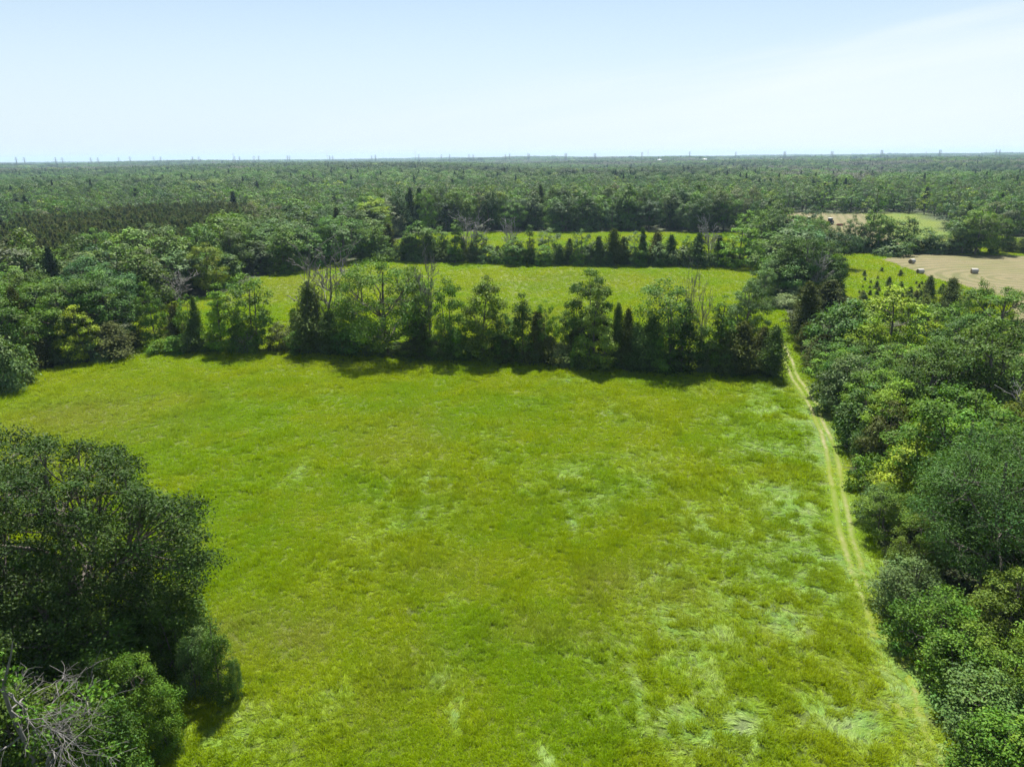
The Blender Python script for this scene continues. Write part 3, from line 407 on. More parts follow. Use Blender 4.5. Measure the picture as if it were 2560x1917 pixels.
def terrain(x, y):
    x = np.asarray(x, float); y = np.asarray(y, float)
    r = np.hypot(x, y); k = np.clip((r-430)/700, 0, 1); k = k*k*(3-2*k)
    h = (fbm(x, y, 900, 3, 3)-.5)*22*k + (fbm(x, y, 260, 5, 2)-.5)*5*k
    h = h + (fbm(x, y, 380, 15, 2)-.5)*16*np.clip((r-560)/500, 0, 1) - 5.0*np.clip((-x-600)/2500, 0, 1)*k
    return h + (fbm(x, y, 30, 8, 2)-.5)*.35*np.clip((r-20)/30, 0, 1)*0
def blobs(x, y, E, warp=3.0):
    x = np.asarray(x, float); y = np.asarray(y, float); r = np.zeros(x.shape)
    wx = x+(fbm(x, y, warp*1.2, 21, 3)-.5)*warp*1.6; wy = y+(fbm(x, y, warp*1.2, 22, 3)-.5)*warp*1.6
    for cx, cy_, rx, ry, s in E:
        rx = abs(rx); ry = abs(ry)
        k = min(1, min(rx, ry)/1.2)
        X = x*(1-k)+wx*k; Y = y*(1-k)+wy*k
        d = ((X-cx)/max(rx, .35))**2+((Y-cy_)/max(ry, .35))**2
        r = np.maximum(r, s*np.exp(-d*1.1))
    return r
RUTC = [[(a[0]+b[0])/2, (a[1]+b[1])/2] for a, b in zip(D_rutL, D_rutR)]
RUTC = [[2*RUTC[0][0]-RUTC[1][0]-1, RUTC[0][1]+14]]+RUTC
def pale_mask(x, y):
    p = blobs(x, y, D_PALE)*np.clip(.72+np.asarray(x)*.02, .6, 1)
    n = fbm(x, y, 3.2, 31, 4)
    side = distline(x, y, RUTC); band = np.exp(-(np.maximum(side-1.0, 0)/8.0)**2)*.85*(np.asarray(y) < 92)
    lo = np.clip((n-.36)*3.2, 0, 1)
    thin = [e for e in D_PALE if min(abs(e[2]), abs(e[3])) < .9 and e[1] < 100]
    m = np.maximum(np.maximum(p*(.35+.9*lo), blobs(x, y, thin, .5)), band*(.25+.9*lo))
    # scattered small flattened wisps
    w = np.clip((fbm(x, y, 2.0, 41, 3)-.68)*5, 0, 1)*np.clip((fbm(x, y, 24, 43, 2)-.50)*4, 0, 1)*.5*(np.asarray(y) < 100)
    return np.clip(np.maximum(m, w), 0, 1)
def rough_zone(x, y):
    p = blobs(x, y, [e for e in D_PALE if min(abs(e[2]), abs(e[3])) > .9 and e[1] < 100]); side = distline(x, y, RUTC)
    return np.clip(np.maximum(p*1.3, np.exp(-(np.maximum(side-1.5, 0)/8.)**2)), 0, 1)
def brown_mask(x, y): return np.clip(blobs(x, y, D_BROWN, 8)*(.45+fbm(x, y, 7, 51, 3)), 0, 1)
def dark_mask(x, y): return blobs(x, y, D_DARK, 1.0)

# ------------------------------------------------------------------ ground
def meadow_color_nodes(nt, pale, brown, dark, bright=1.0, inst=False):
    """returns a colour socket: green meadow colours from world position + masks"""
    g = N(nt, 'ShaderNodeNewGeometry')
    def noise(scale, det=4, rough=.55, off=0):
        mp = N(nt, 'ShaderNodeMapping'); mp.inputs['Location'].default_value = (off, off*.7, 0); L(nt, g.outputs['Position'], mp.inputs[0])
        mp.inputs['Scale'].default_value = (1, 1, 0)
        n = N(nt, 'ShaderNodeTexNoise'); n.inputs['Scale'].default_value = scale; n.inputs['Detail'].default_value = det; n.inputs['Roughness'].default_value = rough
        L(nt, mp.outputs[0], n.inputs['Vector']); return n.outputs['Fac']
    def rng_(s, a, b, lo=0., hi=1.):
        r = N(nt, 'ShaderNodeMapRange'); r.interpolation_type = 'SMOOTHSTEP'; r.inputs['From Min'].default_value = a; r.inputs['From Max'].default_value = b
        r.inputs['To Min'].default_value = lo; r.inputs['To Max'].default_value = hi; L(nt, s, r.inputs[0]); return r.outputs[0]
    def mix(f, a, b, bt='MIX'):
        m = N(nt, 'ShaderNodeMix'); m.data_type = 'RGBA'; m.blend_type = bt
        for s, k in ((f, 'Factor'), (a, 'A'), (b, 'B')):
            if isinstance(s, (tuple, float, int)): m.inputs[k].default_value = (*s, 1) if isinstance(s, tuple) else s
            else: L(nt, s, m.inputs[k])
        return m.outputs['Result']
    B = lambda c: tuple(v*bright for v in c)
    c = mix(rng_(noise(.045, 4), .36, .62), B((.166, .215, .002)), B((.126, .204, .002)))
    c = mix(rng_(noise(.11, 5, .6, 33), .46, .72), c, B((.174, .220, .004)))
    c = mix(rng_(noise(.35, 4, .6, 71), .52, .72, 0, .35), c, B((.092, .178, .004)))
    c = mix(rng_(noise(.9, 4, .7, 12), .50, .75, 0, .25), c, B((.150, .185, .012)))
    c = mix(brown, c, B((.165, .180, .035)))
    c = mix(pale, c, mix(rng_(noise(.5, 4, .6, 91), .4, .62), B((.150, .245, .060)), B((.215, .285, .105))))  # lodged grass: paler undersides, with its sheen put into the colour too
    c = mix(dark, c, (.045, .060, .012))
    return c, noise, rng_, mix
def build_ground():
    def axis(fine_lo, fine_hi, step, far, grow):
        a = list(np.arange(fine_lo, fine_hi+step/2, step)); s = step
        while a[-1] < far: s *= grow; a.append(a[-1]+s)
        s = step; b = []; x = fine_lo
        while x > -far: s *= grow; x -= s; b.append(x)
        return np.array(b[::-1]+a)
    xs = axis(-100, 100, 1.0, 16000, 1.13); ys = axis(14, 150, 1.0, 16000, 1.11)
    X, Y = np.meshgrid(xs, ys); x = X.ravel(); y = Y.ravel(); z = terrain(x, y)
    V = np.stack([x, y, z], 1); nx, ny = len(xs), len(ys)
    i = np.arange(nx*ny).reshape(ny, nx); Fq = np.stack([i[:-1, :-1], i[:-1, 1:], i[1:, 1:], i[1:, :-1]], -1).reshape(-1, 4)
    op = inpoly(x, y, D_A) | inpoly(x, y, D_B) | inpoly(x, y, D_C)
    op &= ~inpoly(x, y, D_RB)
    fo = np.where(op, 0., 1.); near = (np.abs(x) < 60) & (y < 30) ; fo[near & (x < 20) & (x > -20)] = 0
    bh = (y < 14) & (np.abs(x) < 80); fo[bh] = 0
    pm = np.where((y < 330) & (y > 0), pale_mask(x, y), 0)
    m, nt = newmat('meadow_and_forest_floor'); out = N(nt, 'ShaderNodeOutputMaterial')
    at = N(nt, 'ShaderNodeAttribute'); at.attribute_name = 'mask'; s = N(nt, 'ShaderNodeSeparateXYZ'); L(nt, at.outputs['Vector'], s.inputs[0])
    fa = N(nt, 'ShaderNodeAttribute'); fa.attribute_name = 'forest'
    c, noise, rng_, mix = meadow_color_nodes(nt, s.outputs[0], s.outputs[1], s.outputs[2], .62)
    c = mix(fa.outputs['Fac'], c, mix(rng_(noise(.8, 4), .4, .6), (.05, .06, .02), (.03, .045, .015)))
    fine = noise(5, 6, .75, 5); c2 = mix(1.0, c, mix(rng_(fine, .25, .75), (.5, .5, .5), (1.25, 1.25, 1.25)), 'MULTIPLY')
    p = N(nt, 'ShaderNodeBsdfPrincipled'); L(nt, c2, p.inputs['Base Color']); p.inputs['Roughness'].default_value = .8; p.inputs['Specular IOR Level'].default_value = .2
    b = N(nt, 'ShaderNodeBump'); b.inputs['Strength'].default_value = .9; b.inputs['Distance'].default_value = .25; L(nt, fine, b.inputs['Height']); L(nt, b.outputs[0], p.inputs['Normal'])
    L(nt, p.outputs[0], out.inputs[0])
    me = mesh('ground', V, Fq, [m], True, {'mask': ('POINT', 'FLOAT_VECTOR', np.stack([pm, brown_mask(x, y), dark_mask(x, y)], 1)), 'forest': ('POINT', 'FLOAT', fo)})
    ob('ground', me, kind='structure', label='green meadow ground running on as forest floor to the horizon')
build_ground()

# flat field sheets lying 4 mm over the ground
def sheet(name, P, m, z, step=2.5, rag=1.5, label=''):
    P = np.array(P); x0, y0 = P.min(0)-step; x1, y1 = P.max(0)+step
    xs = np.arange(x0, x1, step); ys = np.arange(y0, y1, step); X, Y = np.meshgrid(xs, ys)
    cx = X[:-1, :-1]+step/2; cy_ = Y[:-1, :-1]+step/2
    k = inpoly(cx+(fbm(cx, cy_, 5, 61, 3)-.5)*rag*2, cy_+(fbm(cx, cy_, 5, 62, 3)-.5)*rag*2, P.tolist())
    nx = len(xs); i = np.arange(X.size).reshape(X.shape); F_ = np.stack([i[:-1, :-1], i[:-1, 1:], i[1:, 1:], i[1:, :-1]], -1)[k]
    use = np.unique(F_); mp_ = np.zeros(X.size, int); mp_[use] = np.arange(len(use))
    V = np.stack([X.ravel(), Y.ravel(), terrain(X.ravel(), Y.ravel())+z], 1)[use]
    return ob(name, mesh(name, V, mp_[F_], [m], True), kind='structure', label=label)
def hay_material(name, ang, cen, curved):
    m, nt = newmat(name); out = N(nt, 'ShaderNodeOutputMaterial'); g = N(nt, 'ShaderNodeNewGeometry')
    mp1 = N(nt, 'ShaderNodeMapping'); mp1.vector_type = 'TEXTURE'; mp1.inputs['Location'].default_value = (*cen, 0); mp1.inputs['Rotation'].default_value = (0, 0, radians(ang)); L(nt, g.outputs['Position'], mp1.inputs[0])
    wn = N(nt, 'ShaderNodeTexNoise'); wn.inputs['Scale'].default_value = .02; wn.inputs['Detail'].default_value = 2; L(nt, mp1.outputs[0], wn.inputs['Vector'])
    wv = N(nt, 'ShaderNodeTexWave'); wv.wave_type = 'RINGS' if curved else 'BANDS'; wv.rings_direction = 'Z'; wv.bands_direction = 'Y'
    wv.inputs['Scale'].default_value = .085; wv.inputs['Distortion'].default_value = 3.0; wv.inputs['Detail'].default_value = 3; wv.inputs['Detail Scale'].default_value = .25; wv.inputs['Detail Roughness'].default_value = .7
    L(nt, mp1.outputs[0], wv.inputs['Vector'])
    n1 = N(nt, 'ShaderNodeTexNoise'); n1.inputs['Scale'].default_value = .07; n1.inputs['Detail'].default_value = 5; L(nt, g.outputs['Position'], n1.inputs['Vector'])
    mp2 = N(nt, 'ShaderNodeMapping'); mp2.inputs['Scale'].default_value = (.15, 1.3, 1); L(nt, mp1.outputs[0], mp2.inputs[0])
    n2 = N(nt, 'ShaderNodeTexNoise'); n2.inputs['Scale'].default_value = 1.5; n2.inputs['Detail'].default_value = 6; n2.inputs['Roughness'].default_value = .75; L(nt, mp2.outputs[0], n2.inputs['Vector'])
    def ramp(s, a, b, c1, c2):
        r = N(nt, 'ShaderNodeValToRGB'); r.color_ramp.elements[0].position = a; r.color_ramp.elements[1].position = b; r.color_ramp.elements[0].color = (*c1, 1); r.color_ramp.elements[1].color = (*c2, 1); L(nt, s, r.inputs[0]); return r.outputs[0]
    def mix(f, a, b, bt='MIX'):
        x = N(nt, 'ShaderNodeMix'); x.data_type = 'RGBA'; x.blend_type = bt
        for s, k in ((f, 'Factor'), (a, 'A'), (b, 'B')):
            if isinstance(s, float): x.inputs[k].default_value = s
            else: L(nt, s, x.inputs[k])
        return x.outputs['Result']
    base = ramp(n1.outputs['Fac'], .4, .62, (.132, .116, .062), (.098, .104, .038))
    row = ramp(wv.outputs['Fac'], .3, .8, (.180, .148, .084), (.090, .088, .036))
    c = mix(.42, base, row); c = mix(.75, c, ramp(n2.outputs['Fac'], .3, .7, (.5, .5, .48), (1.35, 1.33, 1.25)), 'MULTIPLY')
    p = N(nt, 'ShaderNodeBsdfPrincipled'); L(nt, c, p.inputs['Base Color']); p.inputs['Roughness'].default_value = .9; p.inputs['Specular IOR Level'].default_value = .15
    b = N(nt, 'ShaderNodeBump'); b.inputs['Strength'].default_value = .8; b.inputs['Distance'].default_value = .15; L(nt, n2.outputs['Fac'], b.inputs['Height']); L(nt, b.outputs[0], p.inputs['Normal'])
    L(nt, p.outputs[0], out.inputs[0]); return m
sheet('hay_field', D_HAY, hay_material('mown_hay', -58, (125, 175), True), .03, 2.0, 1.2, 'mown hay field with curved rows beside the rough grass')
sheet('far_hay_field', D_FARHAY, hay_material('far_mown_hay', 70, (150, 300), False), .03, 3.0, 1.5, 'far mown hay field where the tractor works')

# ruts of the track: ragged strips of flattened straw
def rut_mesh(P, w, seed):
    P = np.array(P); d = np.r_[0, np.cumsum(np.hypot(*np.diff(P, axis=0).T))]; t = np.arange(0, d[-1], .3)
    x = np.interp(t, d, P[:, 0]); y = np.interp(t, d, P[:, 1]); x = x+(fbm(t, t*0, 7, seed, 3)-.5)*.8
    tx = np.gradient(x); ty = np.gradient(y); l = np.hypot(tx, ty); nx, ny = -ty/l, tx/l; n = len(t)
    off = np.array([-1, -.55, -.2, .2, .55, 1.])*w; fv = [0, .55, 1, 1, .55, 0]; V = []; f = []
    st = np.clip((fbm(t, t*0+3, 5, seed+9, 3)-.2)*2.2, .25, 1)
    st = st*(.45+.55*np.clip((y-42)/20, 0, 1))
    for o, q in zip(off, fv): V.append(np.stack([x+nx*o, y+ny*o, t*0+.02+.025*q], 1)); f.append(q*st)
    i = np.arange(n-1); i = i[(y[:-1] > 44.5) | ((y[:-1] > 29) & (fbm(i*.3, i*0, 1.5, seed, 2) > .42))]; F_ = np.concatenate([np.stack([i+k*n+n, i+k*n, i+k*n+1, i+k*n+n+1], 1) for k in range(5)])
    return np.concatenate(V), F_, np.concatenate(f)
def build_track():
    m, nt = newmat('flattened_straw'); out = N(nt, 'ShaderNodeOutputMaterial'); p = N(nt, 'ShaderNodeBsdfPrincipled')
    at = N(nt, 'ShaderNodeAttribute'); at.attribute_name = 'f'; z = N(nt, 'ShaderNodeValue'); z.outputs[0].default_value = 0
    pv = N(nt, 'ShaderNodeValue'); pv.outputs[0].default_value = .1
    c, noise, rng_, mix = meadow_color_nodes(nt, pv.outputs[0], z.outputs[0], z.outputs[0], .62)
    ma = N(nt, 'ShaderNodeMath'); ma.operation = 'MULTIPLY'; L(nt, at.outputs['Fac'], ma.inputs[0]); L(nt, rng_(noise(2.2, 5, .75, 15), .25, .60), ma.inputs[1])
    c = mix(ma.outputs[0], c, mix(rng_(noise(1.2, 4, .6, 44), .4, .6), (.21, .19, .115), (.15, .15, .065)))
    L(nt, c, p.inputs['Base Color']); p.inputs['Roughness'].default_value = .9; p.inputs['Specular IOR Level'].default_value = .1; L(nt, p.outputs[0], out.inputs[0])
    V1, F1, f1 = rut_mesh([[2*D_rutL[0][0]-D_rutL[1][0]-.5, D_rutL[0][1]+12]]+D_rutL, .30, 3); V2, F2, f2 = rut_mesh([[2*D_rutR[0][0]-D_rutR[1][0]-.5, D_rutR[0][1]+12]]+D_rutR, .30, 8)
    ob('track', mesh('track', np.concatenate([V1, V2]), np.concatenate([F1, F2+len(V1)]), [m], True, {'f': ('POINT', 'FLOAT', np.concatenate([f1, f2]))}), kind='structure', label='two pale wheel ruts running along the wood edge')
build_track()

# ------------------------------------------------------------------ tree geometry
def tube(paths, sides=5):
    """paths: list of (pts (n,3), radii (n,)) -> V,F"""
    Vs = []; Fs = []; o = 0
    for pts, rad in paths:
        pts = np.asarray(pts, float); n = len(pts); t = np.gradient(pts, axis=0); t /= np.linalg.norm(t, axis=1, keepdims=True)+1e-9
        ref = np.array([1., 0, 0]) if abs(t[0, 0]) < .8 else np.array([0, 1., 0])
        u = np.cross(t, ref); u /= np.linalg.norm(u, axis=1, keepdims=True)+1e-9; w = np.cross(t, u)
        a = np.arange(sides)*2*pi/sides
        ring = pts[:, None, :]+np.asarray(rad)[:, None, None]*(np.cos(a)[None, :, None]*u[:, None, :]+np.sin(a)[None, :, None]*w[:, None, :])
        Vs.append(ring.reshape(-1, 3)); i = np.arange(n-1)[:, None]*sides; j = np.arange(sides)[None, :]; jn = (j+1) % sides
        Fs.append(np.stack([i+j, i+jn, i+sides+jn, i+sides+j], -1).reshape(-1, 4)+o); o += n*sides
    return np.concatenate(Vs), np.concatenate(Fs)
def bez(a, b, c, n=6):
    t = np.linspace(0, 1, n)[:, None]; return (1-t)**2*a+2*t*(1-t)*b+t*t*c
def leaves(P, Nrm, size, aspect, r, long_dir=None, v=None):
    """P (n,3) centres, Nrm (n,3) normals; rhombus leaf sprays"""
    n = len(P); Nrm = Nrm/(np.linalg.norm(Nrm, axis=1, keepdims=True)+1e-9)
    a = r.normal(size=(n, 3)) if long_dir is None else long_dir+r.normal(size=(n, 3))*.25
    a -= (a*Nrm).sum(1, keepdims=True)*Nrm; a /= np.linalg.norm(a, axis=1, keepdims=True)+1e-9; b = np.cross(Nrm, a)
    l = size*r.uniform(.6, 1.35, (n, 1))*.5; w = l*aspect
    V = np.empty((n, 4, 3)); V[:, 0] = P-a*l; V[:, 1] = P+b*w-a*l*.1+Nrm*l*.18; V[:, 2] = P+a*l; V[:, 3] = P-b*w-a*l*.1+Nrm*l*.18
    F_ = np.arange(n*4).reshape(n, 4)
    return V.reshape(-1, 3), F_
def unit(r, n):
    v = r.normal(size=(n, 3)); return v/np.linalg.norm(v, axis=1, keepdims=True)

def prof(kind, u):
    """crown radius (0..1) against height in crown u 0..1"""
    if kind == 'oak': return np.sqrt(np.clip(1-((u-.42)/.60)**2, .02, 1))
    if kind == 'round': return np.sqrt(np.clip(1-((u-.35)/.66)**2, .02, 1))
    if kind == 'shrub': return np.sqrt(np.clip(1-((u-.15)/.86)**2, .02, 1))
    if kind == 'ash': return np.clip(np.sqrt(np.clip(1-((u-.55)/.58)**2, .02, 1)), 0, 1)
    if kind == 'column': return np.clip(np.sqrt(np.clip(1-((u-.4)/.66)**2, .02, 1))*(1-.25*u), 0, 1)
    if kind == 'maple': return np.sqrt(np.clip(1-((u-.36)/.66)**2, .02, 1))*(1-.12*u)
    if kind == 'conemaple': return np.clip((1-u)**.75*1.1, .05, 1)*np.clip(.55+u*3, 0, 1)
    return np.ones_like(u)
SPEC = {  # crown base fraction, boughs, blob radius (of R), flatness, gap (bough reach spread), stems
 'oak': (.18, 46, .27, .75, 1.08, 1), 'round': (.02, 40, .31, .85, 1.02, 2), 'shrub': (.0, 22, .34, .8, 1.0, 3), 'ash': (.08, 38, .29, .95, 1.05, 2),
 'column': (.02, 36, .46, 1.0, 1.05, 1), 'maple': (.05, 48, .28, .75, 1.08, 1), 'conemaple': (.04, 54, .30, .75, 1.12, 1)}
def broad(kind, H, R, leaf, seed, dens=2.0, lean=0.0, boughs=None, fine=False, cb=None, nmax=90000, br=None, lump=1.0):
    r = np.random.default_rng(seed); cb0, nb, br0, fl, reach, stems = SPEC[kind]; br = br or br0
    cb = cb0 if cb is None else cb; nb = boughs or nb
    # bough tips by best-candidate spread over the crown envelope
    zc = cb*H; hc = H*(1-cb)
    tips = []
    lum = r.uniform(0, 2*pi, 3); amp = r.uniform(.08, .2, 3)*lump
    for k in range(nb):
        best = None; bd = -1
        for q in range(14):
            u = r.uniform(.03, .93); th = r.uniform(0, 2*pi)
            rr = prof(kind, np.array([u]))[0]*R*(1+sum(amp[j]*sin((j+2)*th+lum[j]+u*3) for j in range(3)))
            f = reach*(1-br*.55)*(1-(.75*r.random()**2.6 if k % 4 == 0 else .22*r.random()))
            p = np.array([cos(th)*rr*f, sin(th)*rr*f, zc+u*hc*(.97-br*R/hc*.4)])
            d = min([np.linalg.norm((p-t)*[1, 1, .8]) for t in tips] or [9e9])
            if d > bd: bd, best = d, p
        tips.append(best)
    tips = np.array(tips)
    tips[0] = [0, 0, H-br*R*.5]
    leanv = np.array([lean, 0, 0])
    tips += leanv*(np.clip(tips[:, 2:3]/H, 0, 1)**1.3)*H*.5
    # blobs
    brs = br*R*r.uniform(.6, 1.4, nb)*(.75+.35*prof(kind, np.clip((tips[:, 2]-zc)/hc, 0, 1)))
    area = .5*leaf*leaf*.85*1.1
    surf = (4*pi*brs**2*(.55)).sum()*.62
    n = int(min(dens*surf/area, nmax)); per = (brs**2)/(brs**2).sum()
    # sub clusters on each blob
    P = []; Nn = []; val = []; twigs = []
    for k in range(nb):
        m = max(int(n*per[k]), 8); ns = max(int(10+brs[k]*7), 8)
        d = unit(r, ns); d[:, 2] = np.where(d[:, 2] < -.35, -d[:, 2]*.6, d[:, 2]); out = tips[k]-np.array([0, 0, zc+hc*.35]); out /= np.linalg.norm(out)+1e-9
        d += out*.35; d /= np.linalg.norm(d, axis=1, keepdims=True)
        c = tips[k]+d*brs[k]*np.array([1, 1, fl])*r.uniform(.5, 1.0, (ns, 1))
        w = r.uniform(.5, 1.6, ns); idx = r.choice(ns, m, p=w/w.sum())
        s = brs[k]*(.26 if not fine else .32)
        off = r.normal(size=(m, 3))*s*np.array([1, 1, .7 if kind in ('maple', 'conemaple', 'oak') else .85])
        p = c[idx]+off
        ow = p-np.array([0, 0, zc+hc*.25])-leanv*H*.3; ow /= np.linalg.norm(ow, axis=1, keepdims=True)+1e-9; on = off/(np.linalg.norm(off, axis=1, keepdims=True)+1e-9)
        co = .35 if leaf < .25 else (.6 if leaf < .35 else 1.0)
        P.append(p); nn = r.normal(size=(m, 3))*(.75-.4*co)+np.array([0, 0, .45])+d[idx]*(.35+.35*co)+ow*co*.7+on*.35; Nn.append(nn)
        cv = r.uniform(.74, 1.28, ns)[idx]; bv = r.uniform(.74, 1.28)
        hv = np.full(m, .5+r.normal()*.006)+r.normal(size=m)*.008+ (cv-1)*(-.02)
        val.append(np.stack([np.clip(cv*bv*r.uniform(.75+.13*co, 1.25-.13*co, m), .4, 1.7), hv], 1))
        twigs.append(c)
    P = np.concatenate(P); Nn = np.concatenate(Nn); val = np.concatenate(val)
    ok = P[:, 2] > .05; P, Nn, val = P[ok], Nn[ok], val[ok]
    V, F_ = leaves(P, Nn, leaf, .62 if not fine else .3, r)
    vv = np.repeat(np.concatenate([val, np.zeros((len(val), 1))], 1), 4, 0)
    # wood
    paths = []; tr = max(.018*H*(1.0 if kind != 'oak' else 1.35), .05)
    bases = [np.array([r.normal()*.12*R*(stems > 1), r.normal()*.12*R*(stems > 1), -.25]) for _ in range(stems)]
    trunks = []
    for b in bases:
        top = np.array([b[0]*2.5, b[1]*2.5, H*.86])+leanv*H*.5*.8
        mid = np.array([b[0]*1.2+r.normal()*.03*H, b[1]*1.2+r.normal()*.03*H, H*.45])+leanv*H*.1
        pts = bez(b, mid, top, 12); trunks.append(pts); paths.append((pts, np.linspace(1, .18, 12)**.8*tr/math.sqrt(stems)*np.r_[1.35, 1.1, np.ones(10)]))
    nl = int(np.clip(nb//7, 3, 14)); cen = tips[r.choice(nb, nl, replace=False)].copy()
    for _ in range(4):
        own = np.argmin(((tips[:, None]-cen[None])**2*[1, 1, .6]).sum(2), 1)
        for q in range(nl):
            if (own == q).any(): cen[q] = tips[own == q].mean(0)
    own = np.argmin(((tips[:, None]-cen[None])**2*[1, 1, .6]).sum(2), 1)
    for q in range(nl):
        T = trunks[q % stems]; hr = np.hypot(*(cen[q][:2]-T[5][:2])); z = np.clip(cen[q][2]-.75*hr-.05*H, .14*H, .8*H)
        i = int(np.clip(np.searchsorted(T[:, 2], z), 1, 10)); a = T[i]; mid = a*.5+cen[q]*.5+r.normal(size=3)*.07*R; mid[2] -= .04*H*r.random()
        lp = bez(a, mid, cen[q], 9); wob = np.cumsum(r.normal(size=(9, 3))*.022*R, 0); wob[0] = 0; lp = lp+wob
        r0 = tr*.55/math.sqrt(stems)*(1-.5*a[2]/H); paths.append((lp, np.linspace(r0, r0*.35, 9)))
        for k in np.where(own == q)[0]:
            i2 = int(np.argmin(((lp-tips[k])**2).sum(1)*np.r_[9, 4, 2, 1, 1, 1, 1, 1, 1])); i2 = max(2, i2-2); a2 = lp[i2]; m2 = (a2+tips[k])/2+r.normal(size=3)*.12*np.linalg.norm(tips[k]-a2)
            qp = bez(a2, m2, tips[k], 6); r1 = r0*.42; paths.append((qp, np.linspace(r1, r1*.35, 6))); tw = twigs[k]
            for c in tw[:: max(1, len(tw)//(4 if H < 14 or leaf > .25 else 7))]:
                paths.append((bez(qp[3], (qp[4]+c)/2+r.normal(size=3)*.12, c, 3), np.array([r1*.3, r1*.2, r1*.1])))
    TV, TF = tube(paths, 5)
    return (V, F_, vv), (TV, TF)

def conifer(kind, H, R, leaf, seed, dens=1.0, nmax=60000):
    r = np.random.default_rng(seed)
    P = []; D = []; Nn = []; val = []; paths = [(np.array([[0, 0, -.2], [r.normal()*.02*H, 0, H*.5], [0, 0, H*.98]]), np.array([.02*H, .012*H, .003*H])*1.1)]
    cb = {'cedar': .01, 'spruce': .06, 'pine': .35}[kind]; pw = {'cedar': .62, 'spruce': .75, 'pine': .6}[kind]
    nb = {'cedar': 150, 'spruce': 90, 'pine': 50}[kind]
    if leaf > .45: nb = int(nb*.5)
    if kind == 'cedar': dens *= .85
    surf = pi*R*math.hypot(H, R)*1.25; area = .5*leaf*leaf*.5
    n = int(min(dens*2.3*surf/area, nmax)); m = max(n//nb, 6)
    ph = r.uniform(0, 6.28); lob = r.uniform(.2, .38) if kind == 'cedar' else r.uniform(.12, .24)
    for k in range(nb):
        u = ((k+r.random())/nb)**.9; z = H*(cb+(1-cb)*u*.985); th = k*2.399+r.normal()*.4
        rad = R*1.12*((1-u)**pw)*np.clip(.62+u*3, 0, 1)*(1+lob*sin(2*th+ph)+lob*sin(3*th+ph*2+u*8))*r.uniform(.42, 1.3)
        if kind == 'pine': rad = R*min((1-u)**.6*1.2, .5+u)*r.uniform(.6, 1.2)
        rad = max(rad, .05*R)
        up = {'cedar': r.uniform(.2, 1.0), 'spruce': -.12 if u < .6 else .3, 'pine': .25}[kind]
        tip = np.array([cos(th)*rad, sin(th)*rad, z+up*rad*.7]); tip[2] = min(tip[2], H)
        a = np.array([0, 0, z]); t = r.uniform(.25, 1.05, m)**.8; mm = int(m*(.25+1.4*(rad/R)))
        t = r.beta(2.2, 1.2, max(mm, 4))*1.04
        base = a+(tip-a)*t[:, None]; s = (.11*R+.18*rad*(1-t*.5))[:, None]
        off = r.normal(size=(len(t), 3))*s*np.array([1, 1, .5 if kind != 'cedar' else .9])
        P.append(base+off); dd = (tip-a)/np.linalg.norm(tip-a); D.append(np.tile(dd+np.array([0, 0, .5 if kind == 'cedar' else .1]), (len(t), 1))+off*1.2)
        Nn.append(r.normal(size=(len(t), 3))*.5+np.array([0, 0, .35])+np.array([cos(th), sin(th), .25])*.75)
        bv = r.uniform(.75, 1.2); val.append(np.stack([np.clip(bv*r.uniform(.7, 1.3, len(t)), .4, 1.7), .5+r.normal(size=len(t))*.008-.01*(r.random() < .15)], 1))
        if k % 2 == 0: paths.append((np.array([a, tip*.5+a*.5, tip*.85+a*.15]), np.array([.005, .003, .0015])*H*(1-u*.6)))
    P = np.concatenate(P); D = np.concatenate(D); Nn = np.concatenate(Nn); val = np.concatenate(val)
    ok = P[:, 2] > .03; P, D, Nn, val = P[ok], D[ok], Nn[ok], val[ok]
    V, F_ = leaves(P, Nn, leaf, .42, r, long_dir=D)
    vv = np.repeat(np.concatenate([val, np.zeros((len(val), 1))], 1), 4, 0)
    TV, TF = tube(paths, 4)
    return (V, F_, vv), (TV, TF)

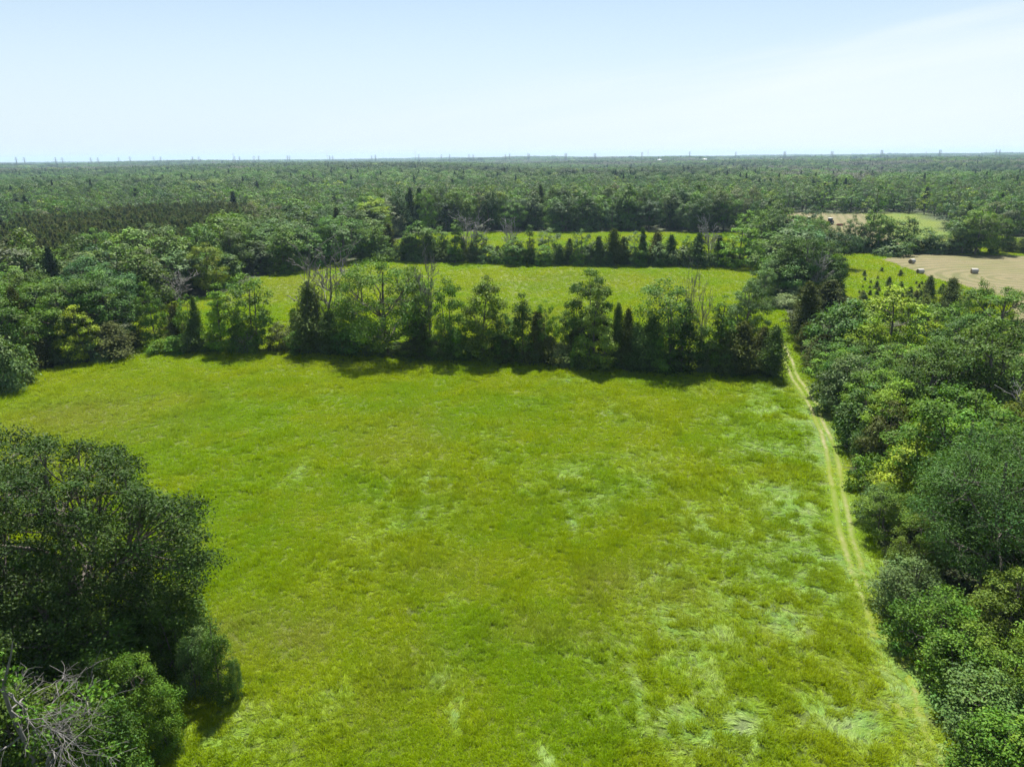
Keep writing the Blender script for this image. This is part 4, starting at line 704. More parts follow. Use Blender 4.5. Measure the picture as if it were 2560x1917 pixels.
def deadtree(H, R, seed, depth=4, fine=.02, droop=0.0, fork=.4, nl=7):
    """bare tree: trunk, ascending limbs fanning out from it, side branches and twigs"""
    r = np.random.default_rng(seed); main = []; lim = []; tw = .016*H
    tp = np.array([[0, 0, -.2], [r.normal()*.02*H, r.normal()*.02*H, fork*H*.6], [r.normal()*.03*H, r.normal()*.03*H, fork*H*1.3], [r.normal()*.06*H, r.normal()*.06*H, H*.97]])
    t = np.linspace(0, 1, 12); T = np.stack([np.interp(t, [0, .35, .6, 1], tp[:, k]) for k in range(3)], 1); T[1:] += np.cumsum(r.normal(size=(11, 3))*.006*H, 0)
    main.append((T, np.linspace(tw, tw*.15, 12)))
    def path(a, b, bend, n):
        m = (a+b)/2+bend; q = bez(a, m, b, n); q[1:-1] += r.normal(size=(n-2, 3))*.03*np.linalg.norm(b-a); return q
    ends = []
    for k in range(nl):
        th = k*2.4+r.normal()*.4; i = int(np.clip(2+k*7/nl+r.normal()*.7, 2, 9)); a = T[i]; f = r.uniform(.55, 1.0)
        b = np.array([cos(th)*R*f, sin(th)*R*f, min(H*r.uniform(.72, .98)-droop*H*r.uniform(.2, .9), H)]); L1 = np.linalg.norm(b-a)
        q = path(a, b, np.array([cos(th)*R*.12, sin(th)*R*.12, -.08*H*(1-droop*4)]), 9); w = tw*.5*(1-.05*i); lim.append((q, np.linspace(w, w*.2, 9)))
        for j in range(9):
            u = int(r.integers(2, 9)); a2 = q[u]; dr = q[u]-q[u-1]; dr /= np.linalg.norm(dr)+1e-9; sd = unit(r, 1)[0]; v = dr*.8+sd*.6+np.array([0, 0, .25-droop]); v /= np.linalg.norm(v)
            l2 = L1*r.uniform(.18, .42); b2 = a2+v*l2; q2 = path(a2, b2, np.array([0, 0, -droop*l2*.2]), 5); w2 = w*.35; lim.append((q2, np.linspace(w2, w2*.3, 5)))
            if depth < 4: continue
            for m_ in range(4 if depth < 5 else 6):
                a3 = q2[int(r.integers(1, 5))]; v3 = v*.7+unit(r, 1)[0]*.7+np.array([0, 0, .2-droop]); v3 /= np.linalg.norm(v3); b3 = a3+v3*l2*r.uniform(.25, .55); lim.append((np.array([a3, (a3+b3)/2+r.normal(size=3)*.02*l2, b3]), np.array([w2*.4, w2*.3, w2*.15])))
    f = lambda L_: [(p, np.maximum(q, fine)) for p, q in L_]
    return tube(f(main), 6), tube(f(lim), 4 if depth < 5 else 3)

# ------------------------------------------------------------------ library of tree meshes (shared between copies)
LIB = {}
LODS = [(66, .20, 1.45), (170, .26, 1.8), (330, .35, 1.7), (1e9, .45, 1.5)]
H0 = dict(oak=12, round=7, shrub=3, ash=10, column=10, maple=10, conemaple=11, cedar=6.5, spruce=7, pine=9, dead=12)
R0 = dict(oak=4.2, round=2.6, shrub=2.0, ash=2.8, column=1.7, maple=3.4, conemaple=2.9, cedar=1.7, spruce=1.6, pine=1.3, dead=2.6)
NV = {0: 2, 1: 4, 2: 3, 3: 3}
def lod(d):
    for i, (m, l, _) in enumerate(LODS):
        if d < m: return i
def getlib(kind, lv, var):
    key = (kind, lv, var)
    if key in LIB: return LIB[key]
    leaf, dn = LODS[lv][1], LODS[lv][2]; h, rr = H0[kind], R0[kind]; seed = hash((len(kind)*31+ord(kind[0])*7+ord(kind[1]), lv, var)) % 100000
    if kind == 'shrub' and lv < 2: leaf *= .8
    if kind == 'dead':
        (a, b) = deadtree(h, rr, seed, 4, [.012, .034, .05, .07][lv])
        res = (mesh('dead_trunk', *a, [BARKGREY], True), mesh('dead_branches', *b, [BARKGREY], True))
    elif kind in ('cedar', 'spruce', 'pine'):
        (V, F_, v), (TV, TF) = conifer(kind, h, rr, leaf*.95, seed, dn*(.8 if kind == 'spruce' else 1.0))
        res = (mesh(kind+'_trunk', TV, TF, [BARK], True), mesh(kind+'_crown', V, F_, [NEEDLE], False, {'v': ('POINT', 'FLOAT_VECTOR', v)}))
    else:
        nb = None if lv < 3 else 18
        (V, F_, v), (TV, TF) = broad(kind, h, rr, leaf, seed, dn, boughs=nb)
        res = (mesh(kind+'_trunk', TV, TF, [BARK], True), mesh(kind+'_crown', V, F_, [LEAF], False, {'v': ('POINT', 'FLOAT_VECTOR', v)}))
    LIB[key] = res; return res
NAME = dict(oak='oak_tree', round='leafy_tree', shrub='bush', ash='ash_tree', column='columnar_tree', maple='maple_tree', conemaple='maple_tree', cedar='juniper', spruce='spruce_tree', pine='pine_tree', dead='dead_tree')
CAT = dict(shrub='bush', cedar='juniper')
cnt = [0]
def jit(t, r, a=.12):
    t = np.array(t); return [float(c) for c in t*(1+r.normal()*a*.6)*(1+r.normal(size=3)*a*.35)]
def place(kind, x, y, H, R, tint, label, group, var=None, rot=None, z=None, rs=None, exact=False):
    r = rs or np.random.default_rng(1000+cnt[0]); cnt[0] += 1
    lv = lod(math.hypot(x, y)); v = int(r.integers(NV[lv])) if var is None else var
    tr, cr = getlib(kind, lv, v)
    o = bpy.data.objects.new(NAME[kind], None); COL.objects.link(o); o.empty_display_size = .5
    o.location = (x, y, float(terrain(x, y)) if z is None else z); o.rotation_euler = (float(r.normal()*.035), float(r.normal()*.035), float(r.uniform(0, 6.28)) if rot is None else rot)
    s = R/R0[kind]*(1.05 if kind in ('ash', 'cedar', 'column') else (1.1 if kind not in ('dead',) else 1.0)); o.scale = (s, s, H/H0[kind])
    o['label'] = label; o['category'] = CAT.get(kind, 'tree')
    if group: o['group'] = group
    a = ob('trunk', tr, o); b = ob('branches' if kind == 'dead' else 'crown', cr, o)
    if kind in ('cedar', 'spruce') and tint in ('dk', 'dkolive'): tint = (.068, .118, .026) if tint == 'dk' else (.074, .108, .026)
    if kind == 'conemaple' and tint == 'warm': tint = (.125, .205, .028)
    if kind != 'dead': b['tint'] = jit(TINT[tint] if isinstance(tint, str) else tint, r, .10 if exact else .16)
    elif tint == 'ash':
        for q in (a, b): q.material_slots[0].link = 'OBJECT'; q.material_slots[0].material = BARKPALE
    return o
def hero(name, parts, x, y, label, group, tint, rot=0, cat='tree'):
    o = bpy.data.objects.new(name, None); COL.objects.link(o); o.location = (x, y, 0); o.rotation_euler = (0, 0, rot)
    o['label'] = label; o['category'] = cat; o['group'] = group
    for nm, me, tn in parts:
        q = ob(nm, me, o)
        if tn is not None: q['tint'] = [float(c) for c in tn]
    return o
def broad_meshes(name, *a, **k):
    (V, F_, v), (TV, TF) = broad(*a, **k)
    return mesh(name+'_trunk', TV, TF, [BARK], True), mesh(name+'_crown', V, F_, [LEAF], False, {'v': ('POINT', 'FLOAT_VECTOR', v)})

for t in TREES:
    kind, x, y, H, R, tint, label, group = t
    if kind == 'hero_oak':
        tr, cr = broad_meshes('great_oak', 'oak', H, R*1.08, .28, 77, .95, boughs=84, cb=.18, br=.2)
        hero('oak_tree', [('trunk', tr, None), ('crown', cr, TINT['mid'])], x, y, label, group, tint)
    elif kind == 'hero_lean':
        tr, cr = broad_meshes('leaning_tree', 'ash', H, R*1.0, .30, 78, 1.0, lean=-.22, boughs=40, cb=.4)
        hero('leaning_tree', [('trunk', tr, None), ('crown', cr, (.075, .15, .025))], x+1.2, y, label, group, tint)
    elif kind == 'hero_locust':
        tr, cr = broad_meshes('fine_leaved_tree', 'oak', H, R*1.05, .20, 79, 1.25, boughs=52, fine=True, cb=.3)
        hero('fine_leaved_tree', [('trunk', tr, None), ('crown', cr, (.050, .105, .024))], x, y, label, group, tint)
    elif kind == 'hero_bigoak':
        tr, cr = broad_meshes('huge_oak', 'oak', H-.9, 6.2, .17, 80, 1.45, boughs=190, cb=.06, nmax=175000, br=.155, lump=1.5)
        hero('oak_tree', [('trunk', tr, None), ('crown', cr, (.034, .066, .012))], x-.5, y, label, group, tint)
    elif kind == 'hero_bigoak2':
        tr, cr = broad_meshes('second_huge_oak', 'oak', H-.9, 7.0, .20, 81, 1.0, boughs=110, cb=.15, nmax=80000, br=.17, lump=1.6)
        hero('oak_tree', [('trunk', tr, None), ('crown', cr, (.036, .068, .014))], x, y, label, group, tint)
    elif kind == 'hero_dying':
        a, b = deadtree(H, R*1.7, 91, 5, .008, droop=.42, fork=.55, nl=14)
        r = np.random.default_rng(92); ends = b[0][r.integers(0, len(b[0]), 13)]; ends = ends[ends[:, 2] > H*.25]
        P = np.concatenate([e+r.normal(size=(120, 3))*[.3, .3, .16] for e in ends]); V, F_ = leaves(P, r.normal(size=P.shape)+[0, 0, 1], .22, .5, r)
        vv = np.repeat(np.stack([r.uniform(.7, 1.4, len(P)), .5+r.normal(size=len(P))*.01, np.zeros(len(P))], 1), 4, 0)
        hero('dying_tree', [('trunk', mesh('dying_trunk', *a, [BARKGREY], True), None), ('branches', mesh('dying_branches', *b, [BARKGREY], True), None),
             ('foliage', mesh('dying_foliage', V, F_, [LEAF], False, {'v': ('POINT', 'FLOAT_VECTOR', vv)}), (.060, .13, .012))], x-1.2, y, label, group, tint)
    else:
        place(kind, x, y, H, R, tint, label, group or None, exact=True)

# ------------------------------------------------------------------ strip of wood beside the track: fill between the named trees
def scatter(P, spacing, seed, n_try=6000, taken=None):
    r = np.random.default_rng(seed); P = np.array(P); lo, hi = P.min(0), P.max(0); pts = []
    c = r.uniform(lo, hi, (n_try, 2)); c = c[inpoly(c[:, 0], c[:, 1], P.tolist())]; T_ = list(taken or [])
    for p in c:
        if all((p[0]-q[0])**2+(p[1]-q[1])**2 > spacing**2 for q in pts) and all((p[0]-q[0])**2+(p[1]-q[1])**2 > (q[2]*.75+spacing*.35)**2 for q in T_): pts.append(p)
    return np.array(pts)
taken = [(t[1], t[2], t[4]) for t in TREES]
rb = scatter(D_RB, 3.3, 5, 3000, taken)
r_ = np.random.default_rng(55)
edge = D_RB[1:10]
LAB = {'edge': ['grey-green bush filling the meadow side of the wooded strip', 'mid green bush filling the meadow side of the wooded strip'],
       'in': ['dark green tree in the thick of the wooded strip beside the track', 'mid green tree in the thick of the wooded strip beside the track']}
for p in rb:
    d = distline(p[0], p[1], edge)
    if d < 4 and p[1] > 88: continue
    k = int(r_.random() < .5); br_ = r_.random() < .36
    zn = 'head' if p[1] > 85 else ('upper half' if p[1] > 65 else ('lower half' if p[1] > 42 else 'near end'))
    if d < 2.6: place('round' if r_.random() < .7 else 'shrub', p[0]+.6, p[1], float(r_.uniform(2.6, 4.2)), float(r_.uniform(1.4, 2.0)), ['grey', 'mid'][k], LAB['edge'][k].replace('of the wooded', 'of the %s of the wooded' % zn), 'filling bushes on the meadow side of the wooded strip')
    else:
      kq = int(r_.integers(4)); sh = ['round-crowned ', 'upright ', 'upright ', 'layered '][kq]
      place(['oak', 'ash', 'ash', 'maple'][kq], p[0], p[1], float(min(r_.uniform(6, 9.5), max(2.5, 30.5-.235*math.hypot(*p)))), float(r_.uniform(2.3, 3.2)), ['warm', 'lime'][k] if br_ else ['dk', 'mid'][k], sh+(['warm', 'bright'][k] if br_ else ['dark', 'mid'][k])+' green tree in the '+zn+' of the wooded strip beside the track', 'filling trees of the wooded strip beside the track')

# understorey bushes of the two hedgerows
r_ = np.random.default_rng(56)
def fillrow(A, B, n, h0, h1, wob, lab, group, skip=()):
    for k in range(n):
        t = (k+r_.uniform(.1, .9))/n; x = A[0]+(B[0]-A[0])*t; y = A[1]+(B[1]-A[1])*t+r_.uniform(-wob, wob)
        if any(a < x < b for a, b in skip): continue
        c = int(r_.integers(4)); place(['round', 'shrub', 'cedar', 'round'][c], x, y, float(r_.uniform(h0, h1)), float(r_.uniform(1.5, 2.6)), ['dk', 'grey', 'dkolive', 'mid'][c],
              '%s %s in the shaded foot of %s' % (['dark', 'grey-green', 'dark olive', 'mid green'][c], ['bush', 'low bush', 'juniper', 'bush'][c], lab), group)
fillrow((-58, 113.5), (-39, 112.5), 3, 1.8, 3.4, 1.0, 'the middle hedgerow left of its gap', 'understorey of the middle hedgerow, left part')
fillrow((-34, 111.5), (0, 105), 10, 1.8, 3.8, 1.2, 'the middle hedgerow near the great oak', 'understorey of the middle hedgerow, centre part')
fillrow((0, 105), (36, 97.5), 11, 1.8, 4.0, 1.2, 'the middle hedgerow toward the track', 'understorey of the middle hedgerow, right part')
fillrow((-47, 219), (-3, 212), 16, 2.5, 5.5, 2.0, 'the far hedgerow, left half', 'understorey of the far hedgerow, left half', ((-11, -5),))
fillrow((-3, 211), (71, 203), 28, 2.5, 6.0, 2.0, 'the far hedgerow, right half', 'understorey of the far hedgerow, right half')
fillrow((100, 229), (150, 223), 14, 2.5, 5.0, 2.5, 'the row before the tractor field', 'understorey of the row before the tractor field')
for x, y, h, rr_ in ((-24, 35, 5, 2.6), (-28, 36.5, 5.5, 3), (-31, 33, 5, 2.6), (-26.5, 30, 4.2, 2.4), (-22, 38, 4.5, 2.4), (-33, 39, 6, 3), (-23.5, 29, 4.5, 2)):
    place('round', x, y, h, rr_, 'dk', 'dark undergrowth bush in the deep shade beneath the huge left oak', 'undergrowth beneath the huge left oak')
for x, y, h in D_YOUNG:
    place('spruce', x, y, h*.62, h*.24, (.120, .180, .034) if (x*7) % 1 < .6 else (.135, .175, .040), 'young juniper in the rough grass between wood and hay field', 'young junipers in the rough grass')

# ------------------------------------------------------------------ the forest
def in_view(x, y, m=10):
    return (y > 5) & (np.abs(x) < y*.76+m)
def forest_points(r0, r1, sp, seed, wid=.80):
    r = np.random.default_rng(seed); n = int((wid*2)*(r1*r1-r0*r0)/2/(sp*sp)*1.0)
    # jittered grid in x,y
    xs = np.arange(-r1*wid, r1*wid, sp); ys = np.arange(0, r1, sp); X, Y = np.meshgrid(xs, ys); X = X+(np.arange(len(ys)) % 2)[:, None]*sp*.5
    x = (X+r.uniform(-.36, .36, X.shape)*sp).ravel(); y = (Y+r.uniform(-.36, .36, X.shape)*sp).ravel(); d = np.hypot(x, y)
    k = (d > r0) & (d <= r1) & (np.abs(x) < y*wid+14); return x[k], y[k]
def open_land(x, y, grow=2.0):
    o = np.zeros(x.shape, bool)
    for P in (D_A, D_B, D_C, D_HAY, D_RB): o |= inpoly(x, y, P) | (distline(x, y, P, True) < grow)
    return o
fx, fy = forest_points(60, 620, 8.2, 101)
k = ~open_land(fx, fy, 2.2) & ~((fy < 95) & (fx > 20)) & ~((fx > -20) & (fy < 100))
plant = inpoly(fx, fy, D_PLANT); k &= ~plant
# leave room round the named trees
for t in TREES: k &= np.hypot(fx-t[1], fy-t[2]) > t[4]*.8+1.2
# clearings and right hand fields far away
fx, fy = fx[k], fy[k]
dist = np.hypot(fx, fy)
con = fbm(fx, fy, 130, 71, 3); rr2 = np.random.default_rng(31)
ctype = np.where((con > .70) & (rr2.random(len(fx)) < .6), 1, 0) | (rr2.random(len(fx)) < .03)
tv = fbm(fx, fy, 45, 77, 3); u1 = rr2.random(len(fx)); 
def fcolor(i, conif):
    if conif: base = np.array([.030, .060, .026]) if u1[i] < .75 else np.array([.05, .07, .028])
    else:
        if u1[i] < .36: base = np.array(TINT['mid'])*1.0
        elif u1[i] < .6: base = np.array([.046, .098, .028])
        elif u1[i] < .8: base = np.array(TINT['grey'])*.92
        elif u1[i] < .93: base = np.array([.075, .14, .024])
        elif u1[i] < .97: base = np.array([.10, .12, .06])
        else: base = np.array(TINT['yel'])*.85
    return base*(.60+.45*tv[i])*rr2.uniform(.65, 1.4)
nearest = np.argsort(dist-30*(fx < -60))
edged = np.minimum.reduce([distline(fx, fy, P, True) for P in (D_A, D_B, D_C, D_HAY)])
score = dist+edged*1.4; order = np.argsort(score); indiv = set(order[:270].tolist())
FK = ['maple', 'oak', 'ash', 'round']; FKL = {'maple': 'layered', 'oak': 'round-crowned', 'ash': 'tall', 'round': 'bushy'}
stuff_pts = []
for i in range(len(fx)):
    c = bool(ctype[i]); u = rr2.random()
    H = float(rr2.uniform(8.5, 15)) if not c else float(rr2.uniform(10, 15)); R = float(rr2.uniform(3.1, 6.0)) if not c else float(rr2.uniform(2.0, 2.9))
    if edged[i] < 7: H *= .9
    if fy[i] > 255 and -60 < fx[i] < 100 and edged[i] < 60: H = min(H*1.1+3, 17.5)
    if fx[i] > 35 and dist[i] < 175: H = min(H, max(30-.225*dist[i], 2.0)); R = min(R, H*.5)
    col = fcolor(i, c)
    if i in indiv:
        kd = 'spruce' if c else FK[int(u*4) % 4]
        zone = 'the left wood' if fx[i] < -40 else ('the wood behind the third field' if fx[i] < 95 else 'the wood behind the hay fields')
        cw = 'bright green' if u1[i] > .93 else ('green' if u1[i] > .8 else ('pale grey-green' if u1[i] >= .6 else ('deep green' if u1[i] >= .36 else 'mid green'))); hw = 'low' if H < 10 else ('high' if H > 12.5 else 'middle-sized')
        if kd == 'spruce': lab = hw+' dark pointed spruce among leafy trees of '+zone
        else: lab = '%s %s %s tree in the front rows of %s' % (hw, cw, FKL[kd], zone)
        place(kd, float(fx[i]), float(fy[i]), H, R, col.tolist(), lab, 'front trees of '+zone)
    else: stuff_pts.append((fx[i], fy[i], H, R, col, c))

def gn_scatter(name, pos, idx, scl, rotz, tint, variants, label, rotx=None, extra=None):
    """one stuff object: points carry index, scale, rotation and tint; geometry nodes put the variants on them"""
    colv = bpy.data.collections.new(name+'_kinds')
    for i, v in enumerate(variants):
        q = bpy.data.objects.new('%s_kind_%02d' % (name, i), v); colv.objects.link(q)
    n = len(pos); rot = np.stack([rotx if rotx is not None else np.zeros(n), np.zeros(n), rotz], 1)
    at = {'idx': ('POINT', 'INT', np.asarray(idx, np.int32)), 'scl': ('POINT', 'FLOAT_VECTOR', scl), 'rot': ('POINT', 'FLOAT_VECTOR', rot), 'tint': ('POINT', 'FLOAT_VECTOR', tint)}
    for k_, v_ in (extra or {}).items(): at[k_] = ('POINT', 'FLOAT_VECTOR', v_)
    me = bpy.data.meshes.new(name); me.vertices.add(n); me.vertices.foreach_set('co', np.asarray(pos, np.float32).ravel())
    for k_, (dom, typ, arr) in at.items():
        a = me.attributes.new(k_, typ, dom); a.data.foreach_set('value' if typ == 'INT' else 'vector', np.asarray(arr, np.int32 if typ == 'INT' else np.float32).ravel())
    o = ob(name, me, kind='stuff', label=label)
    ng = bpy.data.node_groups.new(name+'_scatter', 'GeometryNodeTree')
    ng.interface.new_socket('Geometry', in_out='INPUT', socket_type='NodeSocketGeometry'); ng.interface.new_socket('Geometry', in_out='OUTPUT', socket_type='NodeSocketGeometry')
    gi = ng.nodes.new('NodeGroupInput'); go = ng.nodes.new('NodeGroupOutput')
    ci = ng.nodes.new('GeometryNodeCollectionInfo'); ci.inputs['Collection'].default_value = colv; ci.inputs['Separate Children'].default_value = True; ci.inputs['Reset Children'].default_value = True
    ip = ng.nodes.new('GeometryNodeInstanceOnPoints'); ip.inputs['Pick Instance'].default_value = True
    def na(nm, dt):
        q = ng.nodes.new('GeometryNodeInputNamedAttribute'); q.data_type = dt; q.inputs['Name'].default_value = nm; return q.outputs['Attribute']
    ng.links.new(gi.outputs[0], ip.inputs['Points']); ng.links.new(ci.outputs[0], ip.inputs['Instance'])
    ng.links.new(na('idx', 'INT'), ip.inputs['Instance Index']); ng.links.new(na('scl', 'FLOAT_VECTOR'), ip.inputs['Scale'])
    e2r = ng.nodes.new('FunctionNodeEulerToRotation'); ng.links.new(na('rot', 'FLOAT_VECTOR'), e2r.inputs[0]); ng.links.new(e2r.outputs[0], ip.inputs['Rotation'])
    ng.links.new(ip.outputs[0], go.inputs[0])
    md = o.modifiers.new('scatter', 'NODES'); md.node_group = ng
    return o
def joined(kind, h, rr, leaf, seed, dens, boughs=None):
    if kind in ('cedar', 'spruce', 'pine'): (V, F_, v), (TV, TF) = conifer(kind, h, rr, leaf, seed, dens); lm = NEEDLE
    else: (V, F_, v), (TV, TF) = broad(kind, h, rr, leaf, seed, dens, boughs=boughs); lm = LEAF
    n = len(V); nf = len(F_)
    me = mesh(kind+'_far', np.concatenate([V, TV]), [F_, TF+n], [lm, BARK], False, {'v': ('POINT', 'FLOAT_VECTOR', np.concatenate([v, np.ones((len(TV), 3))*[1, .5, 0]]))})
    mi = np.zeros(nf+len(TF), np.int32); mi[nf:] = 1; me.polygons.foreach_set('material_index', mi); return me
mid_var = [joined('maple', 10, 3.4, .52, 201, 1.15, 22), joined('oak', 10, 3.6, .52, 202, 1.15, 22), joined('ash', 10, 3.2, .52, 203, 1.1, 20), joined('round', 10, 3.6, .52, 204, 1.15, 20), joined('oak', 10, 3.6, .52, 205, 1.15, 26),
           joined('spruce', 10, 1.9, .5, 206, 1.1), joined('spruce', 10, 1.9, .5, 207, 1.1)]
sp = stuff_pts; P_ = np.array([(a[0], a[1]) for a in sp]); Hs = np.array([a[2] for a in sp]); Rs = np.array([a[3] for a in sp]); cc = np.array([a[4] for a in sp]); cf = np.array([a[5] for a in sp])
idx = np.where(cf, rr2.integers(5, 7, len(sp)), rr2.integers(0, 5, len(sp)))
base_r = np.where(cf, 1.9, 3.5)
gn_scatter('forest', np.c_[P_, terrain(P_[:, 0], P_[:, 1])], idx, np.c_[Rs/base_r, Rs/base_r, Hs/10], rr2.uniform(0, 6.28, len(sp)), cc*(1+rr2.normal(size=cc.shape)*.06), mid_var, 'dense mixed forest canopy beyond the meadows')
# pine plantation
r = np.random.default_rng(61); PP = np.array(D_PLANT); lo, hi = PP.min(0), PP.max(0)
X, Y = np.meshgrid(np.arange(lo[0], hi[0], 2.3), np.arange(lo[1], hi[1], 2.6)); px = (X+r.uniform(-.5, .5, X.shape)).ravel(); py = (Y+r.uniform(-.6, .6, X.shape)).ravel()
k = inpoly(px, py, D_PLANT) & (r.random(len(px)) < .93)
for t in TREES: k &= np.hypot(px-t[1], py-t[2]) > t[4]*.7+.5
px, py = px[k], py[k]; n = len(px)
pv = [joined('spruce', 9, 1.45, .40, 211, 1.5), joined('cedar', 9, 1.35, .40, 212, 1.3), joined('spruce', 9, 1.4, .40, 213, 1.5)]
hh = r.uniform(.75, 1.05, n)*(.9+.25*fbm(px, py, 25, 3, 2)); tb = np.where((r.random((n, 1)) < .5), np.array([[.072, .108, .030]]), np.array([[.092, .108, .034]]))*r.uniform(.8, 1.2, (n, 1))
gn_scatter('pine_plantation', np.c_[px, py, terrain(px, py)], r.integers(0, 3, n), np.c_[hh*1.05, hh*1.05, hh], r.uniform(0, 6.28, n), tb, pv, 'dark brown-green plantation of close-set young pines at left')

# far forest: groves of lumpy crowns
def grove(size, ntree, seed, conif=.12, leafn=560):
    r = np.random.default_rng(seed); Vs = []; Fs = []; vs = []; o = 0
    g = int(math.ceil(math.sqrt(ntree))); c = np.stack(np.meshgrid(np.arange(g), np.arange(g)), -1).reshape(-1, 2)[:ntree]/g*size-size/2; c = c+r.uniform(0, size/g, c.shape)
    for x, y in c:
        con_ = r.random() < conif; H = r.uniform(7, 16.5); R = r.uniform(3.6, 6.8) if not con_ else r.uniform(2, 2.8)
        n = leafn; d = unit(r, n); d[:, 2] = np.abs(d[:, 2])
        if con_: u = r.random(n); P = np.stack([np.cos(d[:, 0]*9)*R*(1-u), np.sin(d[:, 0]*9)*R*(1-u), H*(.1+.9*u)], 1); H *= 1.15
        else: P = d*np.array([R, R, H*.42])*r.uniform(.75, 1.05, (n, 1))+np.array([0, 0, H*.56]); P[r.random(n) < .25, 2] *= .6
        V, F_ = leaves(P+[x, y, 0], d*1.0+np.array([0, 0, .3])+r.normal(size=(n, 3))*.22, .95, .8, r); Vs.append(V); Fs.append(F_+o); o += len(V)
        bv = r.uniform(.6, 1.4)*(.6 if con_ else 1); hv = .5+r.normal()*.012; vs.append(np.repeat(np.stack([bv*r.uniform(.9, 1.1, n), np.full(n, hv), np.zeros(n)], 1), 4, 0))
    return mesh('grove', np.concatenate(Vs), np.concatenate(Fs), [LEAF], False, {'v': ('POINT', 'FLOAT_VECTOR', np.concatenate(vs))})
gv = [grove(36, 17, 301), grove(36, 17, 302, .4), grove(36, 17, 303, .05), grove(36, 17, 304, .1)]
gx, gy = forest_points(625, 2600, 33, 111, .78)
gx2, gy2 = forest_points(2600, 9000, 95, 112, .78)
def farland(x, y):  # far fields
    return ((x > 700) & (y > 2550) & (y < 3050) & (fbm(x, y, 300, 95, 2) > .47)) | ((x > 1200) & (y > 1500) & (fbm(x, y, 220, 96, 2) > .68))
k = ~farland(gx, gy); gx, gy = gx[k], gy[k]; k2 = ~farland(gx2, gy2); gx2, gy2 = gx2[k2], gy2[k2]
r = np.random.default_rng(41)
X_ = np.r_[gx, gx2]; Y_ = np.r_[gy, gy2]; S_ = np.r_[np.ones(len(gx)), np.full(len(gx2), 2.9)]; n = len(X_)
ft = fbm(X_, Y_, 160, 81, 3)[:, None]; gm = (fbm(X_, Y_, 220, 83, 3)[:, None] > .62)
tt = np.array([[.042, .084, .014]])*(.1+1.8*ft); tt = np.where(gm, np.array([[.080, .090, .065]]), tt)*r.uniform(.75, 1.25, (n, 1)); tt = np.where(r.random((n, 1)) < .04, np.array([[.10, .15, .03]]), tt)
gn_scatter('distant_forest', np.c_[X_, Y_, terrain(X_, Y_)], r.integers(0, 4, n), np.c_[S_, S_, 1+(S_-1)*.12], r.integers(0, 4, n)*pi/2, tt, gv, 'endless woodland running out to the horizon')

# ------------------------------------------------------------------ meadow grass
def grass_material():
    m, nt = newmat('meadow_grass'); out = N(nt, 'ShaderNodeOutputMaterial')
    at = N(nt, 'ShaderNodeAttribute'); at.attribute_type = 'INSTANCER'; at.attribute_name = 'tint'; s = N(nt, 'ShaderNodeSeparateXYZ'); L(nt, at.outputs['Vector'], s.inputs[0])
    c, noise, rng_, mix = meadow_color_nodes(nt, s.outputs[0], s.outputs[1], s.outputs[2], 1.52)
    v = N(nt, 'ShaderNodeAttribute'); v.attribute_name = 'v'
    c = mix(1.0, c, v.outputs['Color'], 'MULTIPLY')
    p = N(nt, 'ShaderNodeBsdfPrincipled'); L(nt, c, p.inputs['Base Color']); p.inputs['Roughness'].default_value = .6; p.inputs['Specular IOR Level'].default_value = .05
    tr = N(nt, 'ShaderNodeBsdfTranslucent'); L(nt, mix(1.0, c, (1.15, 1.15, .6), 'MULTIPLY'), tr.inputs['Color'])
    mx = N(nt, 'ShaderNodeMixShader'); mx.inputs[0].default_value = .45; L(nt, p.outputs[0], mx.inputs[1]); L(nt, tr.outputs[0], mx.inputs[2]); L(nt, mx.outputs[0], out.inputs[0]); return m
GRASS = grass_material()
def tuft(seed, nb, rad, h, spread, lean, w, lodged=False):
    r = np.random.default_rng(seed); n = nb
    a = r.uniform(0, 2*pi, n); rr = rad*np.sqrt(r.random(n)); b0 = np.stack([np.cos(a)*rr, np.sin(a)*rr, np.full(n, -.05)], 1)
    hh = h*r.uniform(.55, 1.15, n); th = r.uniform(0, 2*pi, n); sp_ = spread*r.random(n)
    d = np.stack([np.cos(th)*sp_, np.sin(th)*sp_+lean, np.ones(n)], 1); d /= np.linalg.norm(d, axis=1, keepdims=True)
    d2 = d+np.stack([np.cos(th)*.25, np.sin(th)*.25+lean*.55, np.full(n, -.35 if not lodged else -.7)], 1); d2 /= np.linalg.norm(d2, axis=1, keepdims=True)
    m1 = b0+d*hh[:, None]*.55; tip = m1+d2*hh[:, None]*.45; tip[:, 2] = np.maximum(tip[:, 2], .03)
    s = np.stack([np.cos(th+pi/2), np.sin(th+pi/2), np.zeros(n)], 1)*w*r.uniform(.6, 1.3, (n, 1))
    V = np.stack([b0-s*.7, b0+s*.7, m1+s, m1-s, tip], 1).reshape(-1, 3); i = np.arange(n)*5
    val = r.uniform(.72, 1.25, n); pv_ = np.repeat(val, 5).reshape(n, 5)*np.array([.85, .85, 1, 1, 1.05]); g_ = pv_.ravel()  # blade feet darkened in colour to stand for self-shadow inside the tuft
    return mesh('tuft', V, [np.stack([i, i+1, i+2, i+3], 1), np.stack([i+3, i+2, i+4], 1)], [GRASS], False, {'v': ('POINT', 'FLOAT_VECTOR', np.stack([g_, g_, g_], 1))})
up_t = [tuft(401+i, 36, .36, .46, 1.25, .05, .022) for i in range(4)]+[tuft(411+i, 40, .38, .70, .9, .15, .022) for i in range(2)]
lo_t = [tuft(421+i, 34, .28, .85, .4, 1.5, .022, True) for i in range(4)]
